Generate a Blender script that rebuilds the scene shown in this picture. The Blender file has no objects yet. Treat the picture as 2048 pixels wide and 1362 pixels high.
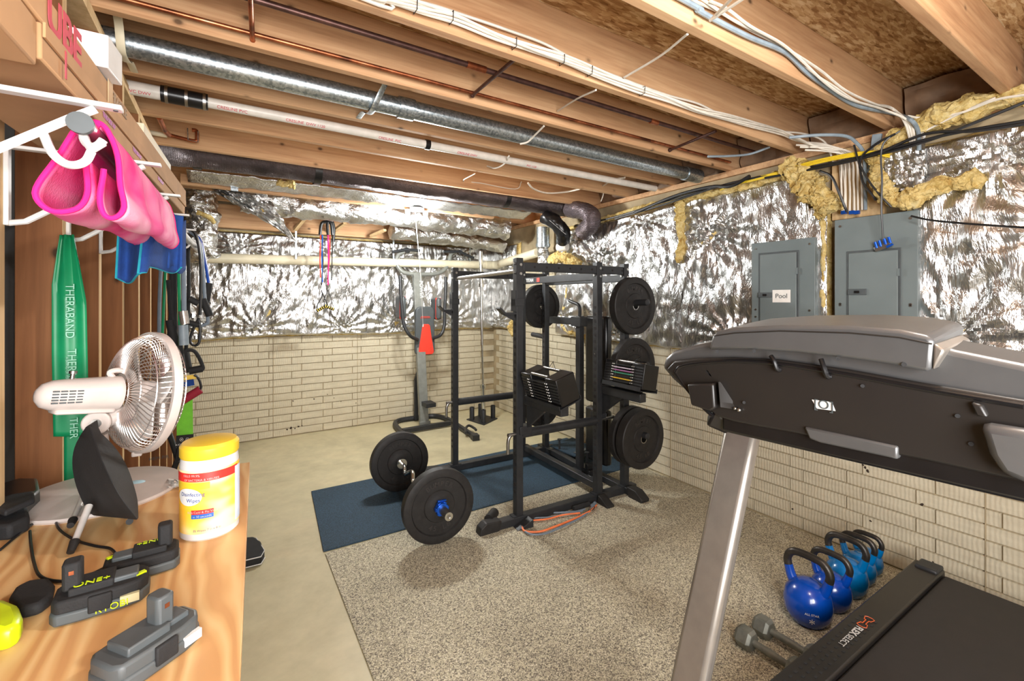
import bpy, bmesh, math, random
from mathutils import Vector, Matrix, noise
random.seed(7)
R = math.radians
S = bpy.context.scene
COL = S.collection
# ---------------------------------------------------------------- camera, world, lights, exposure
FPX, CX, CY, HC, TH = 903.0, 1024.0, 598.5, 1.5, R(57.8)
cd = bpy.data.cameras.new('camera'); cam = bpy.data.objects.new('camera', cd); COL.objects.link(cam)
cam.location = (0, 0, HC); cam.rotation_euler = (R(90), 0, TH - R(90))
cd.sensor_width = 36; cd.lens = 36 * FPX / 2048; cd.shift_y = (CY - 681) / 2048; cd.clip_start = .02
S.camera = cam
S.view_settings.view_transform = 'Standard'; S.view_settings.look = 'None'
S.view_settings.exposure = 0.22; S.view_settings.gamma = 1
W = bpy.data.worlds.new('room_world'); S.world = W; W.use_nodes = True
W.node_tree.nodes['Background'].inputs[0].default_value = (.9, .93, 1, 1)
W.node_tree.nodes['Background'].inputs[1].default_value = .35
def area(name, loc, target, size, power, col):
    l = bpy.data.lights.new(name, 'AREA'); l.energy = power; l.size = size; l.color = col
    o = bpy.data.objects.new(name, l); COL.objects.link(o); o.location = loc
    o.rotation_euler = (Vector(target) - Vector(loc)).to_track_quat('-Z', 'Y').to_euler(); return o
def point(name, loc, power, rad, col):
    l = bpy.data.lights.new(name, 'POINT'); l.energy = power; l.shadow_soft_size = rad; l.color = col
    o = bpy.data.objects.new(name, l); COL.objects.link(o); o.location = loc; return o
area('flash_fill', (.1, -1.2, 1.5), (1.6, 3, 1.95), 1.3, 125, (1, .985, .975))  # soft fill added behind the camera, standing for flash and the lit basement
point('near_ceiling_bulb', (1.15, .15, 2.36), 40, .05, (1, .975, .94))
point('back_bulb', (1.63, 4.50, 2.27), 60, .05, (.98, 1, .985))
point('back_bulb', (1.77, 4.47, 2.25), 60, .05, (.98, 1, .985))

# ---------------------------------------------------------------- pixel ray helpers (photo 2048x1362)
_F = Vector((math.cos(TH), math.sin(TH), 0)); _R = Vector((math.sin(TH), -math.cos(TH), 0))
def ray(u, v): return _F + _R * ((u - CX) / FPX) + Vector((0, 0, (CY - v) / FPX))
def P(u, v, X=None, Y=None, Z=None, D=None):
    r = ray(u, v)
    k = X / r.x if X is not None else Y / r.y if Y is not None else (Z - HC) / r.z if Z is not None else D
    return Vector((0, 0, HC)) + r * k

# ---------------------------------------------------------------- materials
def lin(c):
    return tuple(((x / 255) / 12.92 if x / 255 <= .04045 else ((x / 255 + .055) / 1.055) ** 2.4) for x in c) + (1,)
class NT:
    def __init__(s, name):
        s.m = bpy.data.materials.new(name); s.m.use_nodes = True; s.t = s.m.node_tree; s.n = s.t.nodes
        s.b = s.n['Principled BSDF']; s._tc = None
    def add(s, kind, **kw):
        n = s.n.new(kind)
        for k, v in kw.items():
            if k.startswith('i_'): n.inputs[k[2:].replace('_', ' ')].default_value = v
            else: setattr(n, k, v)
        return n
    def l(s, a, b): s.t.links.new(a, b)
    def co(s, scale=(1, 1, 1), rnd=0, rot=(0, 0, 0), gen='Object'):
        if not s._tc: s._tc = s.add('ShaderNodeTexCoord')
        mp = s.add('ShaderNodeMapping'); mp.inputs['Scale'].default_value = scale; mp.inputs['Rotation'].default_value = rot
        src = s._tc.outputs[gen]
        if rnd:
            oi = s.add('ShaderNodeObjectInfo'); cm = s.add('ShaderNodeCombineXYZ'); mu = s.add('ShaderNodeMath', operation='MULTIPLY')
            mu.inputs[1].default_value = rnd; s.l(oi.outputs['Random'], mu.inputs[0])
            for i in range(3): s.l(mu.outputs[0], cm.inputs[i])
            va = s.add('ShaderNodeVectorMath', operation='ADD'); s.l(src, va.inputs[0]); s.l(cm.outputs[0], va.inputs[1]); src = va.outputs[0]
        s.l(src, mp.inputs[0]); return mp.outputs[0]
    def noise(s, vec, scale, detail=4, rough=.55, dist=0):
        n = s.add('ShaderNodeTexNoise'); n.inputs['Scale'].default_value = scale; n.inputs['Detail'].default_value = detail
        n.inputs['Roughness'].default_value = rough; n.inputs['Distortion'].default_value = dist; s.l(vec, n.inputs['Vector']); return n.outputs['Fac']
    def vor(s, vec, scale, feat='F1', out='Distance', rnd=1):
        n = s.add('ShaderNodeTexVoronoi', feature=feat); n.inputs['Scale'].default_value = scale; n.inputs['Randomness'].default_value = rnd
        s.l(vec, n.inputs['Vector']); return n.outputs[out]
    def ramp(s, fac, stops, interp='LINEAR'):
        n = s.add('ShaderNodeValToRGB'); n.color_ramp.interpolation = interp; e = n.color_ramp.elements
        while len(e) < len(stops): e.new(.5)
        for i, (p, c) in enumerate(stops):
            e[i].position = p; e[i].color = lin(c) if len(c) == 3 else c
        s.l(fac, n.inputs[0]); return n.outputs[0]
    def mix(s, fac, a, b, blend='MIX'):
        n = s.add('ShaderNodeMix', data_type='RGBA', blend_type=blend)
        for src, i in ((fac, 0), (a, 6), (b, 7)):
            if isinstance(src, (int, float, tuple)):
                n.inputs[i].default_value = src if i == 0 or len(src) == 4 else lin(src)
            else: s.l(src, n.inputs[i])
        return n.outputs[2]
    def math(s, op, a, b=0):
        n = s.add('ShaderNodeMath', operation=op)
        for src, i in ((a, 0), (b, 1)):
            if isinstance(src, (int, float)): n.inputs[i].default_value = src
            else: s.l(src, n.inputs[i])
        return n.outputs[0]
    def bump(s, h, strength=.3, dist=.01, prev=None):
        n = s.add('ShaderNodeBump'); n.inputs['Strength'].default_value = strength; n.inputs['Distance'].default_value = dist
        s.l(h, n.inputs['Height'])
        if prev: s.l(prev, n.inputs['Normal'])
        s.l(n.outputs[0], s.b.inputs['Normal']); return n.outputs[0]
    def fin(s, col=None, rough=.5, metal=0, spec=None, coat=0):
        if col is not None:
            if isinstance(col, tuple): s.b.inputs['Base Color'].default_value = lin(col) if len(col) == 3 else col
            else: s.l(col, s.b.inputs['Base Color'])
        if isinstance(rough, (int, float)): s.b.inputs['Roughness'].default_value = rough
        else: s.l(rough, s.b.inputs['Roughness'])
        s.b.inputs['Metallic'].default_value = metal
        if spec is not None: s.b.inputs['Specular IOR Level'].default_value = spec
        if coat: s.b.inputs['Coat Weight'].default_value = coat
        return s.m
def plain(name, col, rough=.5, metal=0, var=.06, nscale=18, bump=.0, bscale=150, spec=None, coat=0):
    t = NT(name); v = t.co(rnd=7); f = t.noise(v, nscale, 3)
    d = tuple(max(0, int(c * (1 - var))) for c in col); b = tuple(min(255, int(c * (1 + var))) for c in col)
    c = t.ramp(f, [(.3, d), (.7, b)])
    if bump: t.bump(t.noise(v, bscale, 3), bump, .002)
    return t.fin(c, rough, metal, spec, coat)
def wood(name, c0, c1, c2, scale=(.5, 9, 9), knots=True, rough=.7, ks=(5.5, 8, 8)):
    t = NT(name); v = t.co(scale, rnd=9)
    f = t.noise(v, 2.2, 6, .6, .6); f2 = t.noise(v, 9, 3, .5, .2)
    c = t.ramp(t.math('ADD', t.math('MULTIPLY', f, .7), t.math('MULTIPLY', f2, .3)), [(.32, c0), (.5, c1), (.68, c2)])
    big = t.noise(t.co((1, 1, 1), rnd=5), 1.1, 2); c = t.mix(t.ramp(big, [(.35, (0, 0, 0)), (.7, (255, 255, 255))]), c, t.mix(.5, c, c2))
    if knots:
        kv = t.co(ks, rnd=11); d = t.vor(kv, 1.0)
        k = t.ramp(d, [(.05, (235, 235, 235)), (.10, (120, 120, 120)), (.15, (0, 0, 0))]); c = t.mix(k, c, tuple(int(x * .42) for x in c0))
    t.bump(f2, .15, .002)
    return t.fin(c, rough, 0, .25)
M = {}
M['joist'] = wood('joist_wood', (160, 114, 78), (194, 150, 110), (218, 180, 138))
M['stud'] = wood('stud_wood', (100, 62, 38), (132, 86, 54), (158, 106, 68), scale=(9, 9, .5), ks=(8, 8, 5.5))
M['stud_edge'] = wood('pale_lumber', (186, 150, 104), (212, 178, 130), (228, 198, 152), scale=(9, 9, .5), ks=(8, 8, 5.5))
def m_osb():
    t = NT('oriented_strand_board'); v = t.co((1, 1, 1))
    def flakes(rot, sc):
        n = t.add('ShaderNodeTexNoise'); n.inputs['Scale'].default_value = 6; t.l(v, n.inputs['Vector'])
        w = t.add('ShaderNodeVectorMath', operation='MULTIPLY_ADD'); t.l(n.outputs['Color'], w.inputs[0]); w.inputs[1].default_value = (.6, .6, .6); t.l(t.co(sc, rot=(0, 0, rot)), w.inputs[2])
        q = t.add('ShaderNodeSeparateColor'); t.l(t.vor(w.outputs[0], 1.0, 'F1', 'Color'), q.inputs[0]); return q.outputs[0]
    f3 = t.noise(t.co((12, 70, 20), rot=(0, 0, .9)), 1.5, 5, .7)
    mixf = t.math('ADD', t.math('MULTIPLY', flakes(.5, (16, 75, 20)), .3), t.math('ADD', t.math('MULTIPLY', flakes(1.3, (20, 90, 20)), .3), t.math('MULTIPLY', f3, .45)))
    c = t.ramp(mixf, [(.15, (112, 76, 42)), (.4, (170, 130, 86)), (.62, (204, 170, 124)), (.9, (234, 212, 172))])
    t.bump(mixf, .6, .006)
    return t.fin(c, .8, 0, .2)
M['osb'] = m_osb()
def m_floor():
    t = NT('sealed_concrete'); v = t.co()
    f = t.noise(v, 1.3, 6, .6, .8); g = t.noise(v, 9, 5, .6)
    c = t.ramp(f, [(.3, (172, 163, 130)), (.5, (198, 188, 152)), (.7, (212, 199, 162))])
    o = t.noise(t.co((1, 2.5, 1)), 1.0, 4, .6, 1.5); c = t.mix(t.ramp(o, [(.55, (0, 0, 0)), (.75, (110, 110, 110))]), c, (214, 178, 136))
    c = t.mix(.25, c, t.ramp(g, [(.3, (150, 140, 115)), (.7, (220, 208, 176))]))
    t.bump(g, .08, .003); return t.fin(c, .42, 0, .4)
M['floor'] = m_floor()
def m_brick():
    t = NT('cream_painted_concrete'); v = t.co(rnd=6)
    flute = t.add('ShaderNodeTexWave', wave_type='BANDS', bands_direction='X'); sp = t.co((1, 1, 1), gen='Object')
    # vertical flutes in the face of each cast brick; the object's own X runs along the wall
    t.l(sp, flute.inputs['Vector']); flute.inputs['Scale'].default_value = 17; flute.inputs['Distortion'].default_value = 2.2
    flute.inputs['Detail'].default_value = 1.5; flute.inputs['Detail Scale'].default_value = 1.2
    g = t.noise(t.co((1, 1, 1), rnd=3), 60, 3)
    c = t.ramp(t.noise(t.co((1, 1, 1), gen='Generated', rnd=4), 2, 3), [(.3, (194, 183, 158)), (.7, (207, 197, 172))])
    st = t.noise(v, 26, 5, .7); c = t.mix(t.ramp(st, [(.62, (0, 0, 0)), (.8, (120, 120, 120))]), c, (150, 128, 100))
    b1 = t.bump(flute.outputs['Fac'], .33, .005); t.bump(g, .25, .003, b1)
    return t.fin(c, .6, 0, .3)
M['brick'] = m_brick()
M['mortar'] = plain('wall_joint', (162, 146, 116), .8, var=.15, nscale=5, bump=.3, bscale=60)  # same paint as the bricks, coloured darker to put shade into the joints
def m_foil(name='crinkled_foil', st=(1, 1, .38), amt=.36):
    t = NT(name); v = t.co(st)
    nv = t.add('ShaderNodeTexNoise'); nv.inputs['Scale'].default_value = 2.6; nv.inputs['Detail'].default_value = 2; t.l(v, nv.inputs['Vector'])
    wv = t.add('ShaderNodeVectorMath', operation='MULTIPLY_ADD'); t.l(nv.outputs['Color'], wv.inputs[0]); wv.inputs[1].default_value = (.35, .35, .35); t.l(v, wv.inputs[2])
    def ridge(sc, d=3):
        n = t.noise(wv.outputs[0], sc, d, .6); return t.math('ABSOLUTE', t.math('SUBTRACT', n, .5))
    h = t.math('ADD', t.math('MULTIPLY', ridge(7), 2.2), t.math('ADD', t.math('MULTIPLY', ridge(21), 1.0), t.math('MULTIPLY', ridge(60, 2), .45)))
    t.bump(h, amt, .03)
    grid = t.add('ShaderNodeTexBrick'); 
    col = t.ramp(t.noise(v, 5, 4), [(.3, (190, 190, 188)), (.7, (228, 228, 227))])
    t.n.remove(grid)
    rg = t.ramp(t.noise(v, 9, 3), [(.3, (70, 70, 70)), (.7, (105, 105, 105))])
    sp = t.add('ShaderNodeSeparateColor'); t.l(rg, sp.inputs[0]); r = t.math('ADD', sp.outputs[0], .22)
    return t.fin(col, r, 1)
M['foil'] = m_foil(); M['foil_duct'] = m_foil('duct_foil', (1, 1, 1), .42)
def m_fiber():
    t = NT('yellow_fiberglass'); v = t.co(rnd=3); f = t.noise(v, 14, 6, .7, 1.5)
    c = t.ramp(f, [(.3, (168, 124, 62)), (.42, (208, 178, 108)), (.58, (234, 210, 146)), (.75, (244, 230, 186))])
    t.bump(t.noise(v, 60, 6, .75, 1), .8, .012); return t.fin(c, .95, 0, .1)
M['fiber'] = m_fiber()
M['black'] = plain('black_powder_coat', (43, 44, 46), .42, var=.1, bump=.08, bscale=400, spec=.4)
M['rubber'] = plain('black_rubber', (38, 36, 35), .55, var=.12, nscale=30, bump=.12, bscale=120, spec=.35)
M['foam'] = plain('black_foam', (28, 28, 29), .8, var=.2, bump=.3, bscale=300)
M['chrome'] = plain('chrome', (215, 215, 212), .16, 1, .03)
M['steel'] = plain('brushed_steel', (176, 174, 170), .32, 1, .06)
M['blackgloss'] = plain('black_gloss_plastic', (22, 21, 22), .3, var=.1, spec=.5)
M['kraft'] = plain('kraft_paper', (142, 116, 92), .7, var=.15, nscale=8)
def m_galv():
    t = NT('galvanised_steel'); v = t.co((1, 1, 1)); c = t.vor(t.co((1, 1, 1)), 110, 'F1', 'Color')
    s = t.add('ShaderNodeSeparateColor'); t.l(c, s.inputs[0]); col = t.ramp(t.math('ADD', t.math('MULTIPLY', s.outputs[0], .6), t.math('MULTIPLY', t.noise(v, 5, 4), .4)), [(.2, (140, 150, 156)), (.8, (204, 212, 216))])
    t.bump(t.noise(v, 90, 3), .1, .002); return t.fin(col, .33, .9)
M['galv'] = m_galv()
def m_copper():
    t = NT('copper_pipe'); v = t.co(); f = t.noise(v, 9, 5, .6)
    c = t.ramp(f, [(.35, (96, 56, 40)), (.5, (168, 96, 62)), (.62, (196, 122, 84)), (.78, (96, 132, 108))]); return t.fin(c, .35, .85)
M['copper'] = m_copper()
M['copper_dark'] = plain('tarnished_copper', (92, 66, 60), .4, .7, .2)
M['pvc'] = plain('cream_pvc', (222, 212, 184), .4, var=.05, nscale=6)
M['pvc_white'] = plain('white_pvc', (226, 220, 210), .4, var=.04)
M['cable_white'] = plain('white_cable', (226, 218, 204), .5, var=.05)
M['cable_grey'] = plain('grey_cable', (138, 152, 162), .45, var=.08)
M['cable_yellow'] = plain('yellow_cable', (222, 190, 40), .45, var=.06)
M['cable_black'] = plain('black_cable', (26, 26, 28), .4, var=.1)
M['white'] = plain('white_paint', (216, 214, 211), .4, var=.03)
M['fanwhite'] = plain('warm_white_plastic', (202, 191, 184), .35, var=.03)
M['panel'] = plain('grey_panel_paint', (110, 120, 121), .45, var=.04, nscale=4)
M['panel_dk'] = plain('dark_grey_panel', (76, 82, 84), .5)
M['paper'] = plain('white_paper', (232, 228, 222), .8, var=.03)
M['red'] = plain('red_vinyl', (226, 62, 44), .5, var=.04)
M['grey_metal'] = plain('grey_painted_tube', (132, 134, 128), .4, .2, var=.06)
M['grey_pad'] = plain('charcoal_pad', (76, 80, 82), .5, var=.05)
M['white_text'] = plain('white_print', (225, 225, 222), .6, var=.02)
M['blue'] = plain('blue_anodised', (28, 92, 200), .3, .5, var=.1)
M['bluevinyl'] = plain('royal_blue_vinyl', (4, 66, 162), .22, var=.05, spec=.5, coat=.4)
M['tealvinyl'] = plain('teal_blue_vinyl', (0, 108, 172), .22, var=.05, spec=.5, coat=.4)
M['iron'] = plain('grey_cast_iron', (128, 130, 122), .5, .55, var=.12, bump=.4, bscale=60)
M['handle_iron'] = plain('dark_hammertone', (70, 66, 62), .38, .7, var=.15, bump=.3, bscale=90)
M['blue_towel'] = plain('blue_microfibre', (28, 66, 132), .95, var=.12, bump=.5, bscale=260)
M['teal'] = plain('teal_hem', (30, 150, 170), .9)
def m_pink():
    t = NT('pink_microfibre'); v = t.co(); f = t.noise(t.co((1, 1, 2.5)), 3.2, 3, .5, .6)
    c = t.ramp(f, [(.36, (238, 60, 140)), (.48, (242, 112, 168)), (.6, (246, 176, 204))]); t.bump(t.noise(v, 260, 3), .5, .002); return t.fin(c, .95, 0, .15)
M['pink'] = m_pink()
M['hotpink'] = plain('hot_pink_hem', (244, 24, 120), .9)
M['greenband'] = plain('green_latex', (14, 134, 84), .45, var=.05)
M['lime'] = plain('lime_webbing', (112, 196, 48), .7, var=.06, bump=.3, bscale=300)
M['limeplastic'] = plain('lime_plastic', (196, 220, 20), .35)
M['cardboard'] = plain('cardboard', (182, 142, 102), .85, var=.07, nscale=6, bump=.1, bscale=60)
M['orange'] = plain('orange_tube', (236, 124, 72), .5)
M['slate'] = plain('slate_blue_tube', (112, 124, 136), .5)
def m_ply():
    t = NT('plywood_top'); v = t.co((2.2, .55, 1), rot=(0, 0, -.12))
    w = t.add('ShaderNodeTexWave', wave_type='BANDS', bands_direction='X'); t.l(v, w.inputs['Vector']); w.inputs['Scale'].default_value = 4.5
    w.inputs['Distortion'].default_value = 16; w.inputs['Detail'].default_value = 2.5; w.inputs['Detail Scale'].default_value = .9
    c = t.ramp(w.outputs['Fac'], [(.1, (204, 148, 90)), (.45, (220, 172, 112)), (.75, (226, 184, 124)), (1, (234, 198, 140))])
    c = t.mix(.3, c, t.ramp(t.noise(v, 2, 4), [(.3, (196, 140, 84)), (.7, (238, 206, 156))])); return t.fin(c, .5, 0, .35)
M['ply'] = m_ply()
def m_speckle(name, cs, scale=170):
    t = NT(name); v = t.co(); c = t.vor(v, scale, 'F1', 'Color'); s = t.add('ShaderNodeSeparateColor'); t.l(c, s.inputs[0])
    big = t.noise(v, 2.2, 4); f = t.math('ADD', t.math('MULTIPLY', s.outputs[0], .8), t.math('MULTIPLY', big, .25))
    col = t.ramp(f, [(i / (len(cs) - 1) * .9 + .05, x) for i, x in enumerate(cs)]); t.bump(s.outputs[0], .25, .003); return t.fin(col, .75, 0, .25)
M['speckle'] = m_speckle('speckled_mat', [(70, 64, 60), (128, 120, 106), (172, 163, 142), (196, 188, 158), (226, 219, 198)], 230)
M['bluemat'] = m_speckle('blue_black_mat', [(30, 40, 48), (46, 60, 70), (54, 72, 86), (58, 88, 112)], 320)
def m_flex(name, col, sc=90, metal=.6, ax='X'):
    t = NT(name); w = t.add('ShaderNodeTexWave', wave_type='BANDS', bands_direction=ax); v = t.co(); t.l(v, w.inputs['Vector']); w.inputs['Scale'].default_value = sc
    b = t.bump(w.outputs['Fac'], .5, .004); t.bump(t.noise(v, 30, 4, .6, 1), .6, .01, b)
    c = t.ramp(t.noise(v, 8, 4), [(.3, tuple(int(x * .7) for x in col)), (.7, col)]); return t.fin(c, .35, metal)
M['flexdark'] = m_flex('dark_flex_duct', (104, 94, 96), 60, .55)
M['flexpurple'] = m_flex('grey_flex_duct', (120, 108, 112), 30, .6, 'Z')
M['tape'] = plain('black_tape', (22, 22, 24), .3, var=.1)
M['grille'] = plain('chrome_wire', (205, 196, 190), .25, .8)
M['tread_grey'] = plain('treadmill_grey', (98, 98, 98), .32, .4, var=.03)
M['tread_black'] = plain('treadmill_black', (37, 34, 32), .38, var=.06, nscale=4)
M['tread_silver'] = plain('treadmill_silver', (158, 150, 142), .3, .6, var=.04)
M['belt'] = plain('walking_belt', (40, 37, 35), .65, var=.05, bump=.2, bscale=500)
M['clear'] = None
t_ = NT('clear_fan_blade'); t_.b.inputs['Transmission Weight'].default_value = .45; M['clear'] = t_.fin((235, 228, 222), .15)
M['yellow'] = plain('yellow_plastic', (226, 190, 52), .35, var=.02)
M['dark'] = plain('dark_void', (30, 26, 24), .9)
def glow(name, col, e):
    t = NT(name); t.b.inputs['Emission Color'].default_value = lin(col); t.b.inputs['Emission Strength'].default_value = e; return t.fin(col, .4)
M['bulb'] = glow('lit_bulb', (255, 252, 240), 14)

# ---------------------------------------------------------------- mesh builders
class MB:
    def __init__(s): s.b = bmesh.new()
    def _tf(s, vs, m): bmesh.ops.transform(s.b, matrix=m, verts=vs)
    def box(s, c, size, rot=None):
        r = bmesh.ops.create_cube(s.b, size=1)['verts']
        m = Matrix.Translation(Vector(c)) @ (rot.to_4x4() if rot else Matrix()) @ Matrix.Diagonal((*size, 1)); s._tf(r, m); return s
    def bx(s, x0, x1, y0, y1, z0, z1): return s.box(((x0 + x1) / 2, (y0 + y1) / 2, (z0 + z1) / 2), (abs(x1 - x0), abs(y1 - y0), abs(z1 - z0)))
    def beam(s, a, b, w, h, up=(0, 0, 1)):
        a = Vector(a); b = Vector(b); d = b - a; z = d.normalized(); u = Vector(up)
        if abs(z.dot(u)) > .99: u = Vector((1, 0, 0))
        x = u.cross(z).normalized(); y = z.cross(x)
        rot = Matrix((x, y, z)).transposed(); return s.box((a + b) / 2, (w, h, d.length), rot)
    def cyl(s, a, b, r, r2=None, seg=16, cap=True):
        a = Vector(a); b = Vector(b); d = b - a; q = d.to_track_quat('Z', 'Y')
        v = bmesh.ops.create_cone(s.b, cap_ends=cap, segments=seg, radius1=r, radius2=r if r2 is None else r2, depth=d.length)['verts']
        s._tf(v, Matrix.Translation((a + b) / 2) @ q.to_matrix().to_4x4()); return s
    def sph(s, c, r, sc=(1, 1, 1), seg=16):
        v = bmesh.ops.create_uvsphere(s.b, u_segments=seg, v_segments=max(6, seg // 2), radius=r)['verts']
        s._tf(v, Matrix.Translation(Vector(c)) @ Matrix.Diagonal((*sc, 1))); return s
    def tube(s, pts, r, seg=8, closed=False, radii=None, flat=None):
        pts = [Vector(p) for p in pts]; n = len(pts); rings = []; pn = None
        for i, p in enumerate(pts):
            if closed: d = pts[(i + 1) % n] - pts[i - 1]
            else: d = pts[min(i + 1, n - 1)] - pts[max(i - 1, 0)]
            d.normalize()
            if pn is None:
                pn = d.orthogonal().normalized()
                if flat: pn = (Vector(flat) - d * d.dot(Vector(flat))).normalized()
            pn = (pn - d * pn.dot(d)).normalized(); bn = d.cross(pn); rr = radii[i] if radii else r
            w = rr if not isinstance(rr, tuple) else None
            rx, ry = (rr, rr) if w is not None else rr
            rings.append([s.b.verts.new(p + pn * math.cos(2 * math.pi * k / seg) * rx + bn * math.sin(2 * math.pi * k / seg) * ry) for k in range(seg)])
        for i in range(n if closed else n - 1):
            A = rings[i]; B = rings[(i + 1) % n]
            for k in range(seg): s.b.faces.new((A[k], A[(k + 1) % seg], B[(k + 1) % seg], B[k]))
        if not closed:
            s.b.faces.new(rings[0][::-1]); s.b.faces.new(rings[-1])
        return s
    def lathe(s, prof, o=(0, 0, 0), axis=(0, 0, 1), seg=32):
        q = Vector(axis).to_track_quat('Z', 'Y').to_matrix(); o = Vector(o); rings = []
        for r, z in prof:
            if r < 1e-6: rings.append([s.b.verts.new(o + q @ Vector((0, 0, z)))])
            else: rings.append([s.b.verts.new(o + q @ Vector((r * math.cos(2 * math.pi * k / seg), r * math.sin(2 * math.pi * k / seg), z))) for k in range(seg)])
        for A, B in zip(rings, rings[1:]):
            for k in range(seg):
                j = (k + 1) % seg
                if len(A) == 1 and len(B) == 1: continue
                if len(A) == 1: s.b.faces.new((A[0], B[j], B[k]))
                elif len(B) == 1: s.b.faces.new((A[k], A[j], B[0]))
                else: s.b.faces.new((A[k], A[j], B[j], B[k]))
        return s
    def prism(s, poly, d):
        """closed polygon of 3-D points pushed along vector d"""
        d = Vector(d); A = [s.b.verts.new(Vector(p)) for p in poly]; B = [s.b.verts.new(Vector(p) + d) for p in poly]; n = len(A)
        s.b.faces.new(A[::-1]); s.b.faces.new(B)
        for i in range(n): s.b.faces.new((A[i], A[(i + 1) % n], B[(i + 1) % n], B[i]))
        return s
    def grid(s, nu, nv, fn, thick=None):
        V = [[s.b.verts.new(Vector(fn(i / nu, j / nv))) for j in range(nv + 1)] for i in range(nu + 1)]
        for i in range(nu):
            for j in range(nv): s.b.faces.new((V[i][j], V[i + 1][j], V[i + 1][j + 1], V[i][j + 1]))
        return s
def finish(name, mb, m, parent=None, smooth=True, bevel=0, solid=0, sub=0, origin=None):
    b = mb.b; bmesh.ops.recalc_face_normals(b, faces=b.faces)
    vs = [v.co for v in b.verts]
    if parent is not None: o0 = WL[parent.name]
    elif origin is not None: o0 = Vector(origin)
    else:
        o0 = Vector(((min(v.x for v in vs) + max(v.x for v in vs)) / 2, (min(v.y for v in vs) + max(v.y for v in vs)) / 2, min(v.z for v in vs)))
    bmesh.ops.translate(b, verts=b.verts, vec=-o0)
    me = bpy.data.meshes.new(name); b.to_mesh(me); b.free(); me.materials.append(m)
    if smooth:
        for p in me.polygons: p.use_smooth = True
        me.set_sharp_from_angle(angle=R(35))
    o = bpy.data.objects.new(name, me); COL.objects.link(o)
    if parent is not None: o.parent = parent; WL[o.name] = WL[parent.name]
    else: o.location = o0; WL[o.name] = o0.copy()
    if bevel:
        md = o.modifiers.new('bevel', 'BEVEL'); md.width = bevel; md.segments = 2; md.limit_method = 'ANGLE'; md.angle_limit = R(40)
    if solid: md = o.modifiers.new('solid', 'SOLIDIFY'); md.thickness = solid; md.offset = 0
    if sub: md = o.modifiers.new('sub', 'SUBSURF'); md.levels = sub; md.render_levels = sub
    return o
WL = {}
def tag(o, label, cat, group=None):
    o['label'] = label; o['category'] = cat
    if group: o['group'] = group
    return o
def thing(name, loc, label, cat, group=None):
    o = bpy.data.objects.new(name, None); COL.objects.link(o); o.location = loc; o.empty_display_size = .05; WL[o.name] = Vector(loc)
    return tag(o, label, cat, group)
def struct(name, mb, m, **kw):
    o = finish(name, mb, m, **kw); o['kind'] = 'structure'; return o
def text(name, s, size, m, parent, o, xdir, ydir, ext=.0004, bold=0):
    cu = bpy.data.curves.new('t', 'FONT'); cu.body = s; cu.size = size; cu.extrude = ext; cu.align_x = 'CENTER'; cu.align_y = 'CENTER'; cu.offset = bold
    ob = bpy.data.objects.new('t', cu); COL.objects.link(ob); dg = bpy.context.evaluated_depsgraph_get()
    me = bpy.data.meshes.new_from_object(ob.evaluated_get(dg)); bpy.data.objects.remove(ob)
    x = Vector(xdir).normalized(); y = Vector(ydir); y = (y - x * x.dot(y)).normalized(); z = x.cross(y)
    me.transform(Matrix.Translation(Vector(o) - WL[parent.name]) @ Matrix((x, y, z)).transposed().to_4x4()); me.materials.clear(); me.materials.append(m)
    r = bpy.data.objects.new(name, me); COL.objects.link(r); r.parent = parent; WL[r.name] = WL[parent.name]; return r
def spline(pts, n=8):
    """Catmull-Rom through the points"""
    pts = [Vector(p) for p in pts]
    if len(pts) < 3: return pts
    q = [pts[0] * 2 - pts[1]] + pts + [pts[-1] * 2 - pts[-2]]; out = []
    for i in range(1, len(q) - 2):
        for k in range(n):
            t = k / n; a, b, c, d = q[i - 1:i + 3]
            out.append(.5 * ((2 * b) + (c - a) * t + (2 * a - 5 * b + 4 * c - d) * t * t + (3 * b - a - 3 * c + d) * t ** 3))
    out.append(pts[-1]); return out
def copy_tree(o, parent=None):
    c = o.copy(); COL.objects.link(c)
    if parent is not None: c.parent = parent
    WL[c.name] = WL[o.name]
    for ch in list(o.children): copy_tree(ch, c)
    return c
def fbm(x, y, z=0, o=4): return noise.fractal(Vector((x, y, z)), 1.0, 2.0, o)

# ================================================================ SETTING
XR, YB, ZJ, ZS = 3.15, 5.50, 2.446, 2.70
struct('floor', MB().bx(-3, XR + .1, -3, YB + .1, -.06, 0), M['floor'])
ceil = struct('ceiling', MB().bx(-3, XR + .3, -3, YB + .3, ZS, ZS + .02), M['osb'])
jy = [-2.85, -2.36, -1.87, -1.38, -.89, -.40, .09] + [.565 - .019, 1.026 - .019, 1.516 - .019, 1.985 - .019, 2.48 - .019, 2.98 - .019, 3.50 - .019, 3.98, 4.72, 5.15]
bm_ = MB().bx(-3, XR + .16, -.019, .019, ZJ, ZS); j0 = finish('joist', bm_, M['joist'], ceil, bevel=.003); j0.location.y += jy[0]
for y in jy[1:]:
    c = copy_tree(j0, ceil); c.location.y = j0.location.y - jy[0] + y
struct('trim_1', MB().bx(XR + .16, XR + .2, -3, YB, ZJ - .04, ZS), M['joist'])          # rim board above the right wall
struct('trim_2', MB().bx(XR - .02, XR + .16, -3, YB, ZJ - .04, ZJ), M['joist'])          # sill plate
struct('trim_3', MB().bx(-.9, XR, YB - .1, YB - .06, 2.22, 2.46).bx(-.9, XR, YB - .14, YB - .1, 2.22, 2.26), M['joist'])
wr = struct('wall_right', MB().bx(XR + .008, XR + .16, -3, YB + .15, 0, ZJ - .04), M['mortar'])
wb = struct('wall_back', MB().bx(-3, XR + .1, YB + .008, YB + .15, 0, ZJ + .3), M['mortar'])
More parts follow.
